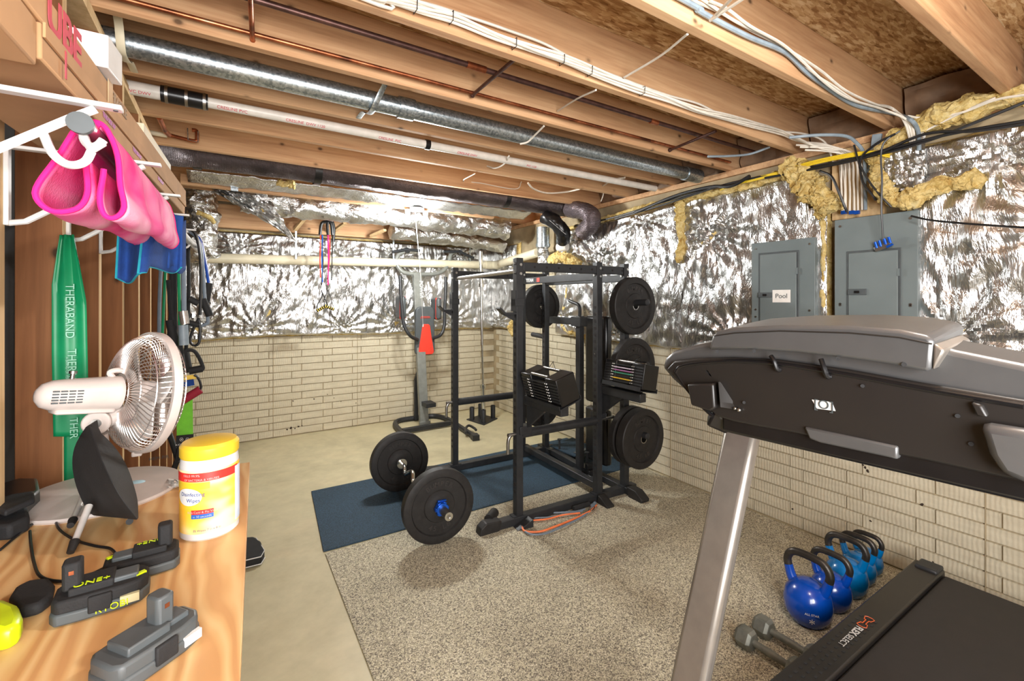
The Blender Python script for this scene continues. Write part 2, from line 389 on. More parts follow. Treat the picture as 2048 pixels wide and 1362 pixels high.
struct('wall_front', MB().bx(-3, XR + .1, -3.1, -3, 0, ZS), plain('grey_room_wall', (180, 176, 168), .8))
wall_far = struct('wall_left', MB().bx(-3.1, -3, -3, YB, 0, ZS), M['dark'])  # unseen wall, coloured dark to stand in for the shade beyond the studs
# cast bricks: one shared mesh per variant, raised from the wall
CH, BL = .0775, .322
def brick_mesh(k):
    b = bmesh.new(); w, h, d, t = BL - .0035, CH - .0045, .009, .0022
    xs = [(-w / 2, 0), (-w / 2 + t, -1)]
    o = [b.verts.new((sx * w / 2, .004, sz * h / 2)) for sx, sz in ((-1, -1), (1, -1), (1, 1), (-1, 1))]
    f = [b.verts.new((sx * (w / 2 - t), -d + random.uniform(-.0015, .0015), sz * (h / 2 - t))) for sx, sz in ((-1, -1), (1, -1), (1, 1), (-1, 1))]
    b.faces.new(f)
    for i in range(4): b.faces.new((o[i], o[(i + 1) % 4], f[(i + 1) % 4], f[i]))
    bmesh.ops.recalc_face_normals(b, faces=b.faces)
    me = bpy.data.meshes.new('brick'); b.to_mesh(me); b.free(); me.materials.append(M['brick'])
    if me.polygons[0].normal.y > 0: me.flip_normals()
    return me
BM = [brick_mesh(k) for k in range(5)]
def lay(wall, spots, rz, lim=300):
    spots.sort(key=lambda p: (Vector(p) - Vector((0, 0, HC))).length)
    for p in spots[:lim]:
        o = bpy.data.objects.new('brick', random.choice(BM)); COL.objects.link(o); o.parent = wall
        o.location = Vector(p) - WL[wall.name]; o.rotation_euler.z = rz
    rest = spots[lim:]
    if rest:
        b = bmesh.new(); q = Matrix.Rotation(rz, 4, 'Z')
        for p in rest:
            n0 = len(b.verts); b.from_mesh(random.choice(BM)); b.verts.ensure_lookup_table()
            bmesh.ops.transform(b, matrix=Matrix.Translation(Vector(p) - WL[wall.name]) @ q, verts=b.verts[n0:])
        me = bpy.data.meshes.new('far_bricks'); b.to_mesh(me); b.free(); me.materials.append(M['brick'])
        o = bpy.data.objects.new('far_bricks', me); COL.objects.link(o); o.parent = wall; o['kind'] = 'stuff'
sp = []
for r in range(25):
    z = .008 + CH * (r + .5); off = (.08 if r % 2 else 0)
    y = .34 + off
    while y < YB - .08:
        if r < 14 or (3.75 < y < 4.9): sp.append((XR + .006, y, z))
        y += BL
lay(wr, sp, R(-90))
sp = []
for r in range(14):
    z = .008 + CH * (r + .5); x = -.55 + (.1 if r % 2 else 0) + .02
    while x < XR - .05: sp.append((x, YB + .006, z)); x += BL
lay(wb, sp, 0)
for y in (.636, 2.497, 4.43): finish('form_seam', MB().bx(XR - .007, XR + .01, y - .0025, y + .0025, 0, 1.1), M['mortar'], wr)
for x in (.416, 1.30): finish('form_seam', MB().bx(x - .0025, x + .0025, YB - .007, YB + .01, 0, 1.1), M['mortar'], wb)

M['stain'] = plain('dark_chip', (58, 44, 34), .9); M['rust'] = plain('brown_stain', (136, 112, 90), .8, var=.15, nscale=10)
def chip(wall, u, v, r, m='stain', sx=1, sz=1):
    p = P(u, v, Y=YB - .0045) if wall is wb else P(u, v, X=XR - .0045); ph = random.random() * 6
    pts = []
    for k in range(9):
        a_ = 2 * math.pi * k / 9; q = r * (.6 + .5 * abs(math.sin(k * 2.3 + ph)))
        pts.append(p + (Vector((q * sx * math.cos(a_), 0, q * sz * math.sin(a_))) if wall is wb else Vector((0, q * sx * math.cos(a_), q * sz * math.sin(a_)))))
    finish('paint_chip', MB().prism(pts, (0, .001, 0) if wall is wb else (.001, 0, 0)), M[m], wall, smooth=False)
for u, v, r in ((574, 859, .010), (582, 856, .014), (590, 857, .008), (597, 853, .010), (604, 851, .007), (586, 802, .007), (628, 798, .008), (655, 789, .006), (668, 796, .006), (682, 803, .006), (712, 806, .006)): chip(wb, u, v, r)
for u, v, r in ((1726, 930, .006), (1730, 935, .008), (1735, 942, .010), (1844, 1009, .008), (1741, 1042, .006), (1866, 1124, .004), (1585, 1018, .006)): chip(wr, u, v, r)
# ---------------------------------------------------------------- foil blankets
def wrinkle(a, b, pins, seed, amp=.02):
    d = amp * (abs(fbm(a * 3 + seed, b * 2.2, seed, 4)) * 1.6) + .012 * fbm(a * 14, b * 5, seed + 3, 3)
    # creases: ridged
    for (pa, pb) in pins:
        r = math.hypot(a - pa, b - pb)
        if r < .9:
            th = math.atan2(b - pb, a - pa); d += .016 * math.sin(th * 17 + 2 * fbm(a, b, seed) + seed) * math.exp(-r / .28) * min(1, r / .04) - .03 * math.exp(-r / .05)
    d += .005 * (1 - abs(noise.noise(Vector((a * 12, b * 4, seed)))) * 3) + .004 * (1 - abs(noise.noise(Vector((a * 30, b * 9, seed + 5)))) * 3)
    return d
def blanket(name, wall, a0, a1, z0, z1, pins, seed, label, group=None, zt=None, zb=None, off=.05, group2=None, nb=None):
    na = int(abs(a1 - a0) / .014); nz = int((z1 - z0) / .016)
    root = thing(name, ((XR - off, (a0 + a1) / 2, z0) if wall == 'R' else ((a0 + a1) / 2, YB - off, z0)), label, 'insulation', group)
    def fn(s, t):
        a = a0 + (a1 - a0) * s; lo = z0 + (zb(a) if zb else 0); hi = z1 + (zt(a) if zt else 0)
        ef = .012 * noise.noise(Vector((a * 7, seed, 0))); z = lo + ef * (1 - t) + (hi - lo) * t
        edge = min(t, 1 - t, s * 3, (1 - s) * 3); dd = off + .02 + wrinkle(a, z, pins, seed) * min(1, .25 + edge * 8)
        if t > .999 or t < .001: dd -= .02
        return (XR - dd, a, z) if wall == 'R' else (a, YB - dd, z)
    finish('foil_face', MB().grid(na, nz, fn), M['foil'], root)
    # fibreglass core behind the foil, showing at the edges
    def fb(s, t):
        a = a0 + (a1 - a0) * s; lo = z0 - .014 + (zb(a) if zb else 0); hi = z1 + .02 + (zt(a) if zt else 0)
        z = lo + (hi - lo) * t + .012 * noise.noise(Vector((a * 16, t * 9, seed)))
        dd = off + .004 + .008 * noise.noise(Vector((a * 20, z * 20, seed)))
        if t in (0, 1) or s in (0, 1): dd = .002
        return (XR - dd, a, z) if wall == 'R' else (a, YB - dd, z)
    g = finish('fiberglass_core', MB().grid(max(4, na // 2), max(4, nz // 2), fb), M['fiber'], root)
    return root
def fluff(root, name, pts, r, seed=0, m=None, seg=14, rough=.42, flat=None):
    pts = spline(pts, 7)
    mb = MB(); mb.tube(pts, r, seg, radii=[r * (.75 + .5 * abs(noise.noise(Vector((i * .37, seed, 0)))) * 1.6) * (1 if 0 < i < len(pts) - 1 else .4) for i in range(len(pts))])
    bmesh.ops.subdivide_edges(mb.b, edges=mb.b.edges, cuts=1, use_grid_fill=True)
    bmesh.ops.subdivide_edges(mb.b, edges=mb.b.edges, cuts=1, use_grid_fill=True)
    for v in mb.b.verts:
        n = noise.noise_vector(v.co * 16 + Vector((seed, 0, 0))) + .55 * noise.noise_vector(v.co * 42 + Vector((seed, 3, 0))) + .35 * noise.noise_vector(v.co * 110)
        v.co += n * r * rough
    return finish(name, mb, m or M['fiber'], root)
blanket('foil_blanket', 'B', -.52, XR - .05, 1.10, 2.19, [(-.25, 1.2), (.25, 1.17), (1.12, 1.17), (1.75, 1.2), (2.5, 1.2), (.1, 2.05), (1.05, 2.0), (1.75, 2.02), (2.6, 2.1)], 1.3,
        'long silver foil insulation blanket on the back wall behind the orange-padded tower', zb=lambda a: .012 * math.sin(a * 3))
blanket('foil_blanket', 'R', 4.78, 5.42, 1.12, 2.2, [(5.2, 1.2), (4.9, 1.9)], 2.2, 'narrow foil insulation strip in the far corner beside the vertical steel bar')
b1 = blanket('foil_blanket', 'R', 2.335, 3.98, 1.10, 2.25, [(3.6, 2.15), (2.75, 2.2), (3.1, 1.15), (3.3, 1.9), (3.9, 1.3)], 4.1,
        'crumpled foil insulation blanket behind the rack weight plates', zt=lambda a: .03 * (3.2 - a), zb=lambda a: .03 * max(0, a - 3.4))
b2 = blanket('foil_blanket', 'R', 1.30, 2.34, 1.08, 2.30, [(2.4, 2.2), (1.9, 1.2), (2.1, 2.0)], 6.2,
        'foil insulation blanket around the smaller grey electrical panel with the paper note', zt=lambda a: 0 if a > 1.40 else -.22)
b3 = blanket('foil_blanket', 'R', -.6, .90, 1.02, 2.30, [(.75, 1.3), (.3, 1.8), (.6, 2.2)], 8.4,
        'bright crumpled foil insulation blanket right of the larger electrical panel', zt=lambda a: .02 * (.9 - a))
X0 = XR - .07
fluff(b1, 'torn_fiberglass_edge', [(X0, 2.35, 2.3), (X0 - .02, 2.34, 2.15), (X0 - .01, 2.33, 1.98), (X0 - .02, 2.35, 1.80)], .040, 1)
fluff(b1, 'top_fiberglass_roll', [(X0, 2.34, 2.31), (X0 - .01, 2.8, 2.30), (X0, 3.3, 2.27), (X0, 3.95, 2.25)], .026, 2)
fluff(b2, 'top_fiberglass_roll', [(X0 - .02, 2.33, 2.30), (X0 - .02, 2.0, 2.30), (X0 - .02, 1.75, 2.30), (X0 - .03, 1.48, 2.32)], .036, 3)
fluff(b2, 'torn_fiberglass_clump', [(X0 - .05, 1.49, 2.36), (X0 - .08, 1.43, 2.28), (X0 - .06, 1.37, 2.19), (X0 - .05, 1.30, 2.10), (X0 - .04, 1.26, 2.02)], .078, 4)
fluff(b2, 'torn_fiberglass_edge', [(X0, 1.325, 2.0), (X0, 1.32, 1.8), (X0, 1.325, 1.4)], .016, 5)
fluff(b3, 'top_fiberglass_roll', [(X0 - .03, 1.08, 2.26), (X0 - .03, .95, 2.36), (X0 - .03, .7, 2.43), (X0 - .02, .3, 2.42), (X0, -.4, 2.42)], .055, 6)
fluff(b3, 'torn_fiberglass_clump', [(X0 - .04, 1.05, 2.30), (X0 - .07, 1.02, 2.17), (X0 - .08, .98, 2.07), (X0 - .07, .90, 2.02), (X0 - .05, .78, 2.07), (X0 - .04, .62, 2.08)], .045, 7)
fluff(b3, 'torn_fiberglass_edge', [(X0, .905, 2.0), (X0, .90, 1.7), (X0, .905, 1.3), (X0 - .01, .87, 1.1)], .018, 8)
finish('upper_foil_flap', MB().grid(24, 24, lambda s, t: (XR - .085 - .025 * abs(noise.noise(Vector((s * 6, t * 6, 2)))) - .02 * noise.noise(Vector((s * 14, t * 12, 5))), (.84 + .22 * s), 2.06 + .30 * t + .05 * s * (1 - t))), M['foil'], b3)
# foil behind-the-sill scraps: kraft paper faced batts between the joists at the rim
BAY = ['above the larger electrical panel, nearest the ceiling wires', 'above the torn fiberglass clump', 'between the bays of white cables and copper pipes', 'where the copper pipes end', 'at the top right corner of the photo', 'beside the end of the galvanized pipe', 'behind the end of the red-lettered white pipe']
for i, (y0, y1) in enumerate(((.59, .97), (1.06, 1.46), (1.55, 1.93), (2.02, 2.43), (.12, .50), (2.52, 2.92), (3.02, 3.42))):
    k = finish('kraft_faced_batt', MB().grid(14, 10, lambda s, t, y0=y0, y1=y1: (XR + .10 - .05 * abs(noise.noise(Vector((s * 3 + y0, t * 3, y0)))) - .04 * t, y0 + (y1 - y0) * s, ZJ + .23 * t + .0)), M['kraft'], None)
    tag(k, 'brown paper-faced batt ' + BAY[i], 'insulation')

# ================================================================ CEILING SERVICES
def cable(name, pts, r, m, label, cat='cable', group=None, n=6, seg=6):
    o = finish(name, MB().tube(spline(pts, n), r, seg), m); return tag(o, label, cat, group)
g = thing('galvanized_pipe', (1, 2.215, 2.41), 'long galvanized steel pipe running between the joists under the floor', 'pipe')
finish('pipe_run', MB().cyl((-1.6, 2.215, 2.462), (3.12, 2.215, 2.462), .046, seg=28), M['galv'], g)
for x0, x1 in ((.72, .80), (2.95, 3.12)): finish('pipe_joint', MB().cyl((x0, 2.215, 2.462), (x1, 2.215, 2.462), .053, seg=28), M['galv'], g)
def hanger(x, nm, lab, m, off=.0):
    pts = [(x + .0, 1.95, 2.52), (x, 2.10, 2.50), (x - off, 2.16, 2.415), (x - off, 2.215, 2.408), (x - off, 2.28, 2.42), (x - off * 1.3, 2.33, 2.445), (x - off * 1.3, 2.45, 2.45)]
    o = finish(nm, MB().tube(spline(pts, 4), .01, 8, radii=[(.013, .0018)] * 25, flat=(1, 0, 0)), m); return tag(o, lab, 'hanger')
hanger(-.33, 'pipe_hanger', 'cream pipe strap around the galvanized pipe by the white box', M['pvc'])
hanger(.62, 'pipe_hanger', 'bent galvanized strap across the middle of the steel pipe', M['galv'], .03)
p = thing('drain_pipe', (.5, 2.62, 2.42), 'white plastic pipe with faded red lettering between two joists', 'pipe')
finish('pipe_run', MB().cyl((-.12, 2.62, 2.448), (3.1, 2.62, 2.448), .025, seg=20), M['pvc_white'], p)
finish('wide_pipe', MB().cyl((-1.0, 2.62, 2.448), (-.25, 2.62, 2.448), .031, seg=20), M['pvc_white'], p)
finish('rubber_coupling', MB().cyl((-.26, 2.62, 2.448), (-.08, 2.62, 2.448), .037, seg=20), M['tape'], p)
for x in (-.245, -.17, -.10): finish('hose_clamp', MB().lathe([(.0375, 0), (.0395, 0), (.0395, .012), (.0375, .012)], (x, 2.62, 2.448), (1, 0, 0), 20), M['steel'], p)
finish('black_clip', MB().lathe([(.026, 0), (.030, 0), (.030, .03), (.026, .03)], (1.02, 2.62, 2.448), (1, 0, 0), 20), M['tape'], p)
M['redprint'] = plain('red_print', (206, 60, 84), .6)
for x, s in ((-.42, 'CRESLINE'), (-.34, 'PVC DWV'), (.02, 'CRESLINE PVC'), (.35, 'CRESLINE  DWV 1120'), (.8, 'CRESLINE  PVC'), (1.3, 'CRESLINE DWV'), (1.8, 'PVC 1120')):
    if x < -.3: continue
    text('red_lettering', s, .02, M['redprint'], p, (x, 2.62 - .018, 2.448 - .0185), (1, 0, 0), (0, -.7, .7))
text('red_lettering', 'CRESLINE PVC DWV', .019, M['redprint'], p, (-.38, 2.62 - .022, 2.448 - .0225), (1, 0, 0), (0, -.7, .7))
c = thing('copper_pipe', (1, 1.9, 2.46), 'bright copper pipe fixed along the side of a joist', 'pipe')
finish('pipe_run', MB().cyl((-1.2, 1.905, 2.468), (3.05, 1.905, 2.482), .0085, seg=12), M['copper'], c)
for (u, v), (u2, v2) in (((505, 82), (500, -30)), ((945, 190), (1030, 118)), ((1340, 300), (1432, 262))):
    a = P(u, v, Z=2.470); b = P(u2, v2, Z=2.472); finish('cross_stub', MB().cyl(a, b, .0085, seg=12).sph(a, .013, seg=10), M['copper' if u < 600 else 'copper_dark'], c)
c = thing('copper_pipe', (1, 1.72, 2.48), 'dull brown copper pipe hanging in the open joist bay', 'pipe')
finish('pipe_run', MB().cyl((-.8, 1.725, 2.494), (3.05, 1.725, 2.503), .0115, seg=12), M['copper_dark'], c)
for x0, x1 in ((.86, .95), (2.0, 2.06)): finish('pipe_tee', MB().cyl((x0, 1.725, 2.498), (x1, 1.725, 2.498), .0145, seg=12), M['copper'], c)
c = thing('copper_elbow', (-.25, 3.0, 2.45), 'tarnished copper elbow pipes with a cream stub near the cardboard boxes', 'pipe')
Yc = 3.40
finish('elbow_pipe', MB().tube([P(318, 235, Y=Yc - .35), P(330, 262, Y=Yc - .12), P(338, 270, Y=Yc - .05)], .013, 10).tube(spline([P(338, 270, Y=Yc), P(388, 282, Y=Yc), P(394, 276, Y=Yc), P(393, 262, Y=Yc), P(384, 260, Y=Yc)], 4), .011, 10), M['copper'], c)
finish('cream_stub', MB().cyl(P(300, 265, Y=Yc), P(334, 271, Y=Yc), .014, seg=12), M['pvc'], c)
finish('pipe_clip', MB().tube([P(375, 256, Y=Yc - .03), P(376, 280, Y=Yc - .03), P(396, 284, Y=Yc - .03), P(396, 262, Y=Yc - .03)], .003, 6), M['galv'], c)

# white wire bundle along the joist
JY = 1.455
base = [(-1.2, 2.50)] + [(P(u, v, Y=JY).x, P(u, v, Y=JY).z) for u, v in ((640, -32), (780, 8), (848, 26), (912, 45), (990, 80), (1060, 105), (1130, 128), (1200, 155), (1270, 182), (1330, 203), (1395, 227), (1450, 240), (1500, 252), (1560, 268))]
WB = 'white wires bundled along one joist'
for i in range(6):
    pts = [(x, JY - .008 * (i % 3) - .003, z + .011 * (i // 3) + .006 * math.sin(k * 1.3 + i) + (i % 3) * .003) for k, (x, z) in enumerate(base)]
    tail = [P(1600 + 9 * i, 283 + i * 3, X=2.98), P(1655 + 7 * i, 290 + 2 * i, X=3.02), P(1680 + 8 * i, 318 + i, X=3.07), P(1683 + 8 * i, 370, X=3.09), P(1684 + 8 * i, 425 - i, X=3.085)]
    cable('white_wire', pts + tail, .0052, M['cable_white'], ['white wire bundled along a joist down to the larger electrical panel'][0], 'cable', WB, n=5)
cable('white_wire', [(-1, JY + .0, 2.56)] + [P(u, v, Y=JY) for u, v in ((700, -12), (780, -2), (848, 6), (950, 38), (1020, 62), (1090, 88), (1160, 125), (1230, 152), (1290, 175), (1340, 192), (1395, 207), (1440, 228), (1500, 246), (1560, 262))] + [P(1610, 268, X=2.98), P(1650, 285, X=3.03), P(1668, 330, X=3.09)], .0055, M['cable_white'], 'single white wire running above the wire bundle on the same joist')
for i, x in enumerate((.53, .66, .92, 1.15, 1.30, 1.62)):
    q = base; z = sorted(base, key=lambda b: abs(b[0] - x))[0][1]
    o = finish('zip_tie', MB().tube([(x, JY - .026, z - .012), (x, JY - .028, z + .02), (x, JY + .006, z + .022), (x, JY + .006, z - .012)], .0016, 5, closed=True), M['cable_black']); tag(o, 'black tie around the white wire bundle on the joist', 'cable tie', 'ties on the white wire bundle')
# grey cable with whites along the next joist
JG = .972
cable('grey_cable', [(-1, JG, 2.50), (.0, JG, 2.49)] + [P(u, v, Y=JG) for u, v in ((1360, -4), (1395, 20), (1440, 45), (1500, 75), (1570, 105), (1610, 142), (1640, 165), (1700, 205), (1740, 218), (1790, 228))] + [P(1822, 240, X=2.93), P(1836, 262, X=3.0), P(1838, 300, X=3.05)], .0095, M['cable_grey'], 'thick grey cable winding along the joist above the larger panel', seg=8)
for i, pp in enumerate((((1385, 0), (1440, 25), (1500, 60), (1560, 92), (1600, 130), (1660, 168), (1720, 205), (1780, 214)), ((1400, -5), (1470, 42), (1540, 75), (1575, 98), (1640, 140), (1690, 180), (1750, 208), (1785, 218)), ((1420, 2), (1455, 18), (1500, 52), (1560, 85), (1600, 118), (1650, 165), (1700, 198), (1770, 220)))):
    cable('white_wire', [P(u, v, Y=JG - .012 * i) for u, v in pp] + [P(1810 + 5 * i, 245, X=2.96), P(1822 + 4 * i, 290, X=3.03)], .0055, M['cable_white'], 'white wire following the thick grey cable', 'cable', 'white wires beside the grey cable')
for a, b, lab in (((1488, -4), (1420, 41), 'short white wire crossing over the grey cable, upper one'), ((1466, -6), (1424, 38), 'short white wire crossing over the grey cable, lower one')):
    cable('white_wire', [P(*a, Y=.80), P(*b, Y=.94)], .0055, M['cable_white'], lab)
cable('white_wire', [P(1375, 68, Y=1.03), P(1320, 112, Y=1.22), P(1248, 155, Y=1.44)], .005, M['cable_white'], 'white wire crossing the bay between the two wired joists')
cable('white_wire', [P(1192, 180, Y=1.52), P(1155, 197, Y=1.7), P(1115, 222, Y=1.935)], .0045, M['cable_white'], 'thin white wire crossing under the dull copper pipe')
cable('white_wire', [P(1088, 252, Y=1.99), P(1068, 272, Y=2.1), P(1055, 284, Y=2.15), P(1040, 288, Y=2.18)], .0055, M['cable_white'], 'short white wire hooked under the galvanized pipe')
cable('white_wire', [P(1018, 312, Y=2.5), P(1008, 328, Y=2.7), P(990, 336, Y=2.85), P(974, 332, Y=2.93)], .0055, M['cable_white'], 'short white wire drooping under the red-lettered pipe')
cable('white_wire', [P(950, 347, Y=2.99), P(926, 362, Y=3.44), P(960, 366, Y=3.45), P(1030, 378, Y=3.45), P(1043, 363, Y=3.4)], .0045, M['cable_white'], 'thin white wire bent in a loop on the last bare joist')
cable('grey_cable', [P(1056, 366, Y=3.0), P(1068, 378, Y=3.1), P(1095, 386, Y=3.2), P(1130, 384, Y=3.2), P(1160, 378, Y=3.05)], .0075, M['cable_white'], 'thick pale cable sagging between the joists above the rack')
cable('grey_cable', [P(1205, 372, Y=2.95), P(1225, 360, Y=2.7), P(1250, 355, Y=2.55)], .0075, M['cable_white'], 'short pale cable end sagging beside the galvanized pipe')
cable('white_wire', [P(1202, 403, Y=3.2), P(1206, 392, Y=3.1), P(1207, 386, Y=3.05)], .004, M['cable_white'], 'small white wire tail hanging under a joist above the rack')
cable('grey_cable', [P(1416, 313, X=2.5), P(1460, 312, X=2.7), P(1500, 308, X=2.85), P(1540, 294, X=2.9)], .007, M['cable_grey'], 'blue-grey cable ending in the open air under the bundle joist')
cable('grey_cable', [P(1578, 275, X=2.75), P(1640, 270, X=2.85), P(1690, 272, X=2.95), P(1712, 285, X=3.02), P(1728, 310, X=3.06), P(1730, 370, X=3.09), P(1731, 420, X=3.09)], .009, M['cable_grey'], 'blue-grey cable bending down into the larger electrical panel', seg=8)
o = finish('grey_conduit', MB().beam(P(1755, 268, X=3.08), P(1744, 345, X=3.09), .045, .02, (1, 0, 0)), M['cable_grey'], bevel=.004); tag(o, 'flat grey conduit strip above the larger electrical panel', 'conduit')
for i, (u0, v0, u1) in enumerate(((1640, 300, 1690), (1650, 306, 1700), (1632, 296, 1683), (1660, 300, 1708))):
    cable('white_wire', [P(u0 - 40, v0 - 6, X=2.95), P(u0, v0 - 4, X=3.0), P(u1 - 12, v0 + 4, X=3.05), P(u1 - 4, v0 + 28, X=3.09), P(u1, 380, X=3.085), P(u1 - 2 + i, 424, X=3.085)], .0055, M['cable_white'], 'white wire dropping straight into the top of the larger panel', 'cable', 'wires entering the larger panel')
cable('white_wire', [P(1815, 232, X=2.98), P(1850, 236, X=3.03), P(1920, 226, X=3.0), P(1990, 200, X=2.95), P(2060, 188, X=2.9)], .006, M['cable_white'], 'pair of white wires crossing the bay under the largest joist, upper', n=6)
cable('white_wire', [P(1780, 300, X=3.02), P(1850, 262, X=3.03), P(1930, 222, X=3.0), P(1990, 196, X=2.96)], .005, M['cable_white'], 'white wire rising from the panel toward the top right joist', n=6)
# black and yellow cables draped over the top of the blankets
blk = [((1150, 452), (1230, 434), (1330, 403), (1420, 378), (1530, 352), (1640, 331), (1760, 308), (1860, 280), (1950, 245), (2060, 200)),
       ((1230, 438), (1340, 405), (1440, 372), (1530, 352), (1620, 338), (1700, 318), (1790, 295), (1900, 268), (2060, 240)),
       ((1530, 356), (1640, 335), (1740, 312), (1850, 268), (1950, 262), (2060, 246)),
       ((1270, 425), (1350, 392), (1420, 374), (1462, 372), (1500, 352))]
for i, pp in enumerate(blk):
    cable('black_cable', [P(u, v, X=2.985 - .008 * i) for u, v in pp], .0075 if i != 3 else .012, M['cable_black'], ['black cable draped the whole way along the top of the right wall', 'black cable lying just above the yellow wires on the right wall', 'black cable passing over the larger electrical panel', 'thick black cable loop near the end of the galvanized pipe'][i])
for i in range(3):
    cable('yellow_wire', [P(1440 + 20 * i, 380 - 7 * i, X=2.99), P(1500, 359 + 2 * i, X=2.98), P(1560, 343 + 2 * i, X=2.97), P(1620, 324 + 3 * i, X=2.97), P(1690, 309 + 3 * i, X=2.97), P(1745, 303 + 3 * i, X=2.98), P(1780, 306 + 4 * i, X=3.0)], .005, M['cable_yellow'], 'yellow wire among the black cables above the electrical panels', 'cable', 'yellow wires above the panels')
cable('black_cable', [P(1790, 268, X=2.93), P(1755, 286, X=2.95), P(1726, 310, X=2.96), P(1720, 330, X=2.96), P(1726, 365, X=2.96), P(1745, 390, X=2.97), P(1752, 400, X=2.99)], .006, M['cable_black'], 'black cable curving in a loop left of the splitter lead')
cable('black_cable', [P(1708, 290, X=2.96), P(1720, 330, X=2.95), P(1740, 365, X=2.95), P(1762, 392, X=2.95), P(1783, 414, X=2.96)], .005, M['cable_black'], 'black cable end slanting across the splitter lead')
cable('black_cable', [P(1640, 342, X=2.98), P(1662, 352, X=2.95), P(1676, 380, X=2.95), P(1688, 410, X=2.97), P(1694, 424, X=2.99)], .007, M['cable_black'], 'black cable dropping over the fiberglass clump into the larger panel')
cable('black_cable', [P(1822, 432, X=2.96), P(1860, 440, X=2.95), P(1930, 447, X=2.93), P(2060, 456, X=2.9)], .005, M['cable_black'], 'black cable running right across the bright foil blanket')
# coax splitter hanging in front of the larger panel
XF = 3.035
s = thing('coax_splitter', P(1766, 498, X=XF - .03), 'metal coax splitter with blue connectors hanging in front of the larger panel', 'splitter')
c0 = P(1766, 494, X=XF - .02)
finish('splitter_body', MB().box(c0, (.018, .075, .026), Matrix.Rotation(R(-20), 3, 'X')), M['steel'], s, bevel=.002)
for i, (u, v) in enumerate(((1750, 484), (1758, 481), (1768, 477), (1777, 474))):
    finish('blue_connector', MB().cyl(P(u, v, X=XF - .03), P(u + 4, v + 12, X=XF - .025), .0065, seg=10), M['blue'], s)
finish('blue_connector', MB().cyl(P(1773, 494, X=XF - .035), P(1786, 488, X=XF - .035), .0065, seg=10), M['blue'], s)
finish('lead', MB().tube(spline([P(1800, 262, X=2.95), P(1770, 283, X=2.93), P(1762, 310, X=2.93), P(1764, 360, X=2.93), P(1763, 420, X=2.94), P(1766, 478, X=2.97)], 6), .0045, 6), M['cable_black'], s)

# ---------------------------------------------------------------- electrical panels
def epanel(u0, u1, vt0, vt1, du0, du1, dv, latch, lab, zb=.98):
    a = P(u0, vt0, X=XF); b = P(u1, vt1, X=XF); zt = (a.z + b.z) / 2
    t = thing('electrical_panel', (XF + .04, (a.y + b.y) / 2, zb), lab, 'panel')
    finish('cover', MB().bx(XF, XF + .05, b.y, a.y, zb, zt), M['panel'], t, bevel=.003)
    d0 = P(du0, dv, X=XF); d1 = P(du1, dv - 7, X=XF)
    finish('door_frame', MB().bx(XF - .004, XF, d1.y - .012, d0.y + .012, zb + .1, d0.z + .012), M['panel_dk'], t, bevel=.002)
    d = finish('door', MB().bx(XF - .010, XF - .004, d1.y, d0.y, zb + .11, d0.z), M['panel'], t, bevel=.003)
    l0 = P(latch[0], latch[1], X=XF)
    h = finish('latch', MB().bx(XF - .016, XF - .009, l0.y - .045, l0.y + .045, l0.z - .017, l0.z + .017), M['panel_dk'], t, bevel=.002)
    finish('latch_button', MB().bx(XF - .020, XF - .015, l0.y - .012, l0.y + .012, l0.z - .007, l0.z + .007), M['tape'], t)
    for y in (b.y + .03, a.y - .03):
        for z in (zt - .04, (zt + zb) / 2, zt - .5): finish('screw', MB().cyl((XF - .004, y, z), (XF + .002, y, z), .007, seg=8), M['steel'], t)
    for z in (d0.z - .12, d0.z - .45): finish('hinge', MB().bx(XF - .013, XF - .004, d1.y - .008, d1.y + .002, z - .02, z + .02), M['panel'], t)
    return t, d0, d1
t, d0, d1 = epanel(1503, 1630, 487, 474, 1521, 1594, 510, (1532, 590), 'smaller grey electrical panel with a handwritten paper note on its door')
a = P(1545, 580, X=XF - .012); b = P(1581, 605, X=XF - .012)
nt = finish('paper_note', MB().bx(XF - .0125, XF - .0115, b.y, a.y, b.z, a.z), M['paper'], t)
text('handwriting', 'Pool', .042, M['panel_dk'], t, (XF - .0135, (a.y + b.y) / 2, (a.z + b.z) / 2), (0, -1, 0), (0, 0, 1))
t, d0, d1 = epanel(1669, 1836, 440, 420, 1698, 1797, 507, (1716, 584), 'larger grey electrical panel with the coax splitter hanging in front')
mb = MB()
for u in (1688, 1704, 1714): a = P(u, 425, X=XF + .03); mb.box(a, (.02, .025, .02))
finish('blue_clamp', mb, M['blue'], t)
o = finish('pine_backboard', MB().bx(XR - .03, XR - .005, 1.03, 1.29, 1.98, 2.40), M['stud_edge']); tag(o, 'wooden backing board behind the wires above the larger panel', 'board')

# ---------------------------------------------------------------- ducts, back pipe, flex
def lumpy(name, pts, r, m, parent, seg=22, amp=.16, n=10, seed=0, fr=9, fy=1.0):
    pts = spline(pts, n); mb = MB(); mb.tube(pts, r, seg, radii=[(r * fy, r) if fy != 1 else r] * len(pts), flat=(0, 0, 1))
    bmesh.ops.subdivide_edges(mb.b, edges=mb.b.edges, cuts=1, use_grid_fill=True)
    for v in mb.b.verts:
        c = v.co; k = 1 + 0 * r
        d = noise.noise_vector(c * fr + Vector((seed, 0, 0))); e = noise.noise_vector(c * fr * 3 + Vector((0, seed, 0)))
        v.co += (d + e * .5) * r * amp
    return finish(name, mb, m, parent)
d = thing('dark_flex_duct', (1.2, 3.75, 2.4), 'long dark flexible duct strapped beside the last bare joist', 'duct')
lumpy('duct_run', [(-.62, 3.30, 2.42), (-.40, 3.62, 2.46), (-.15, 3.74, 2.49), (.5, 3.76, 2.50), (1.3, 3.76, 2.49), (2.2, 3.76, 2.49), (3.02, 3.74, 2.47)], .098, M['flexdark'], d, amp=.05)
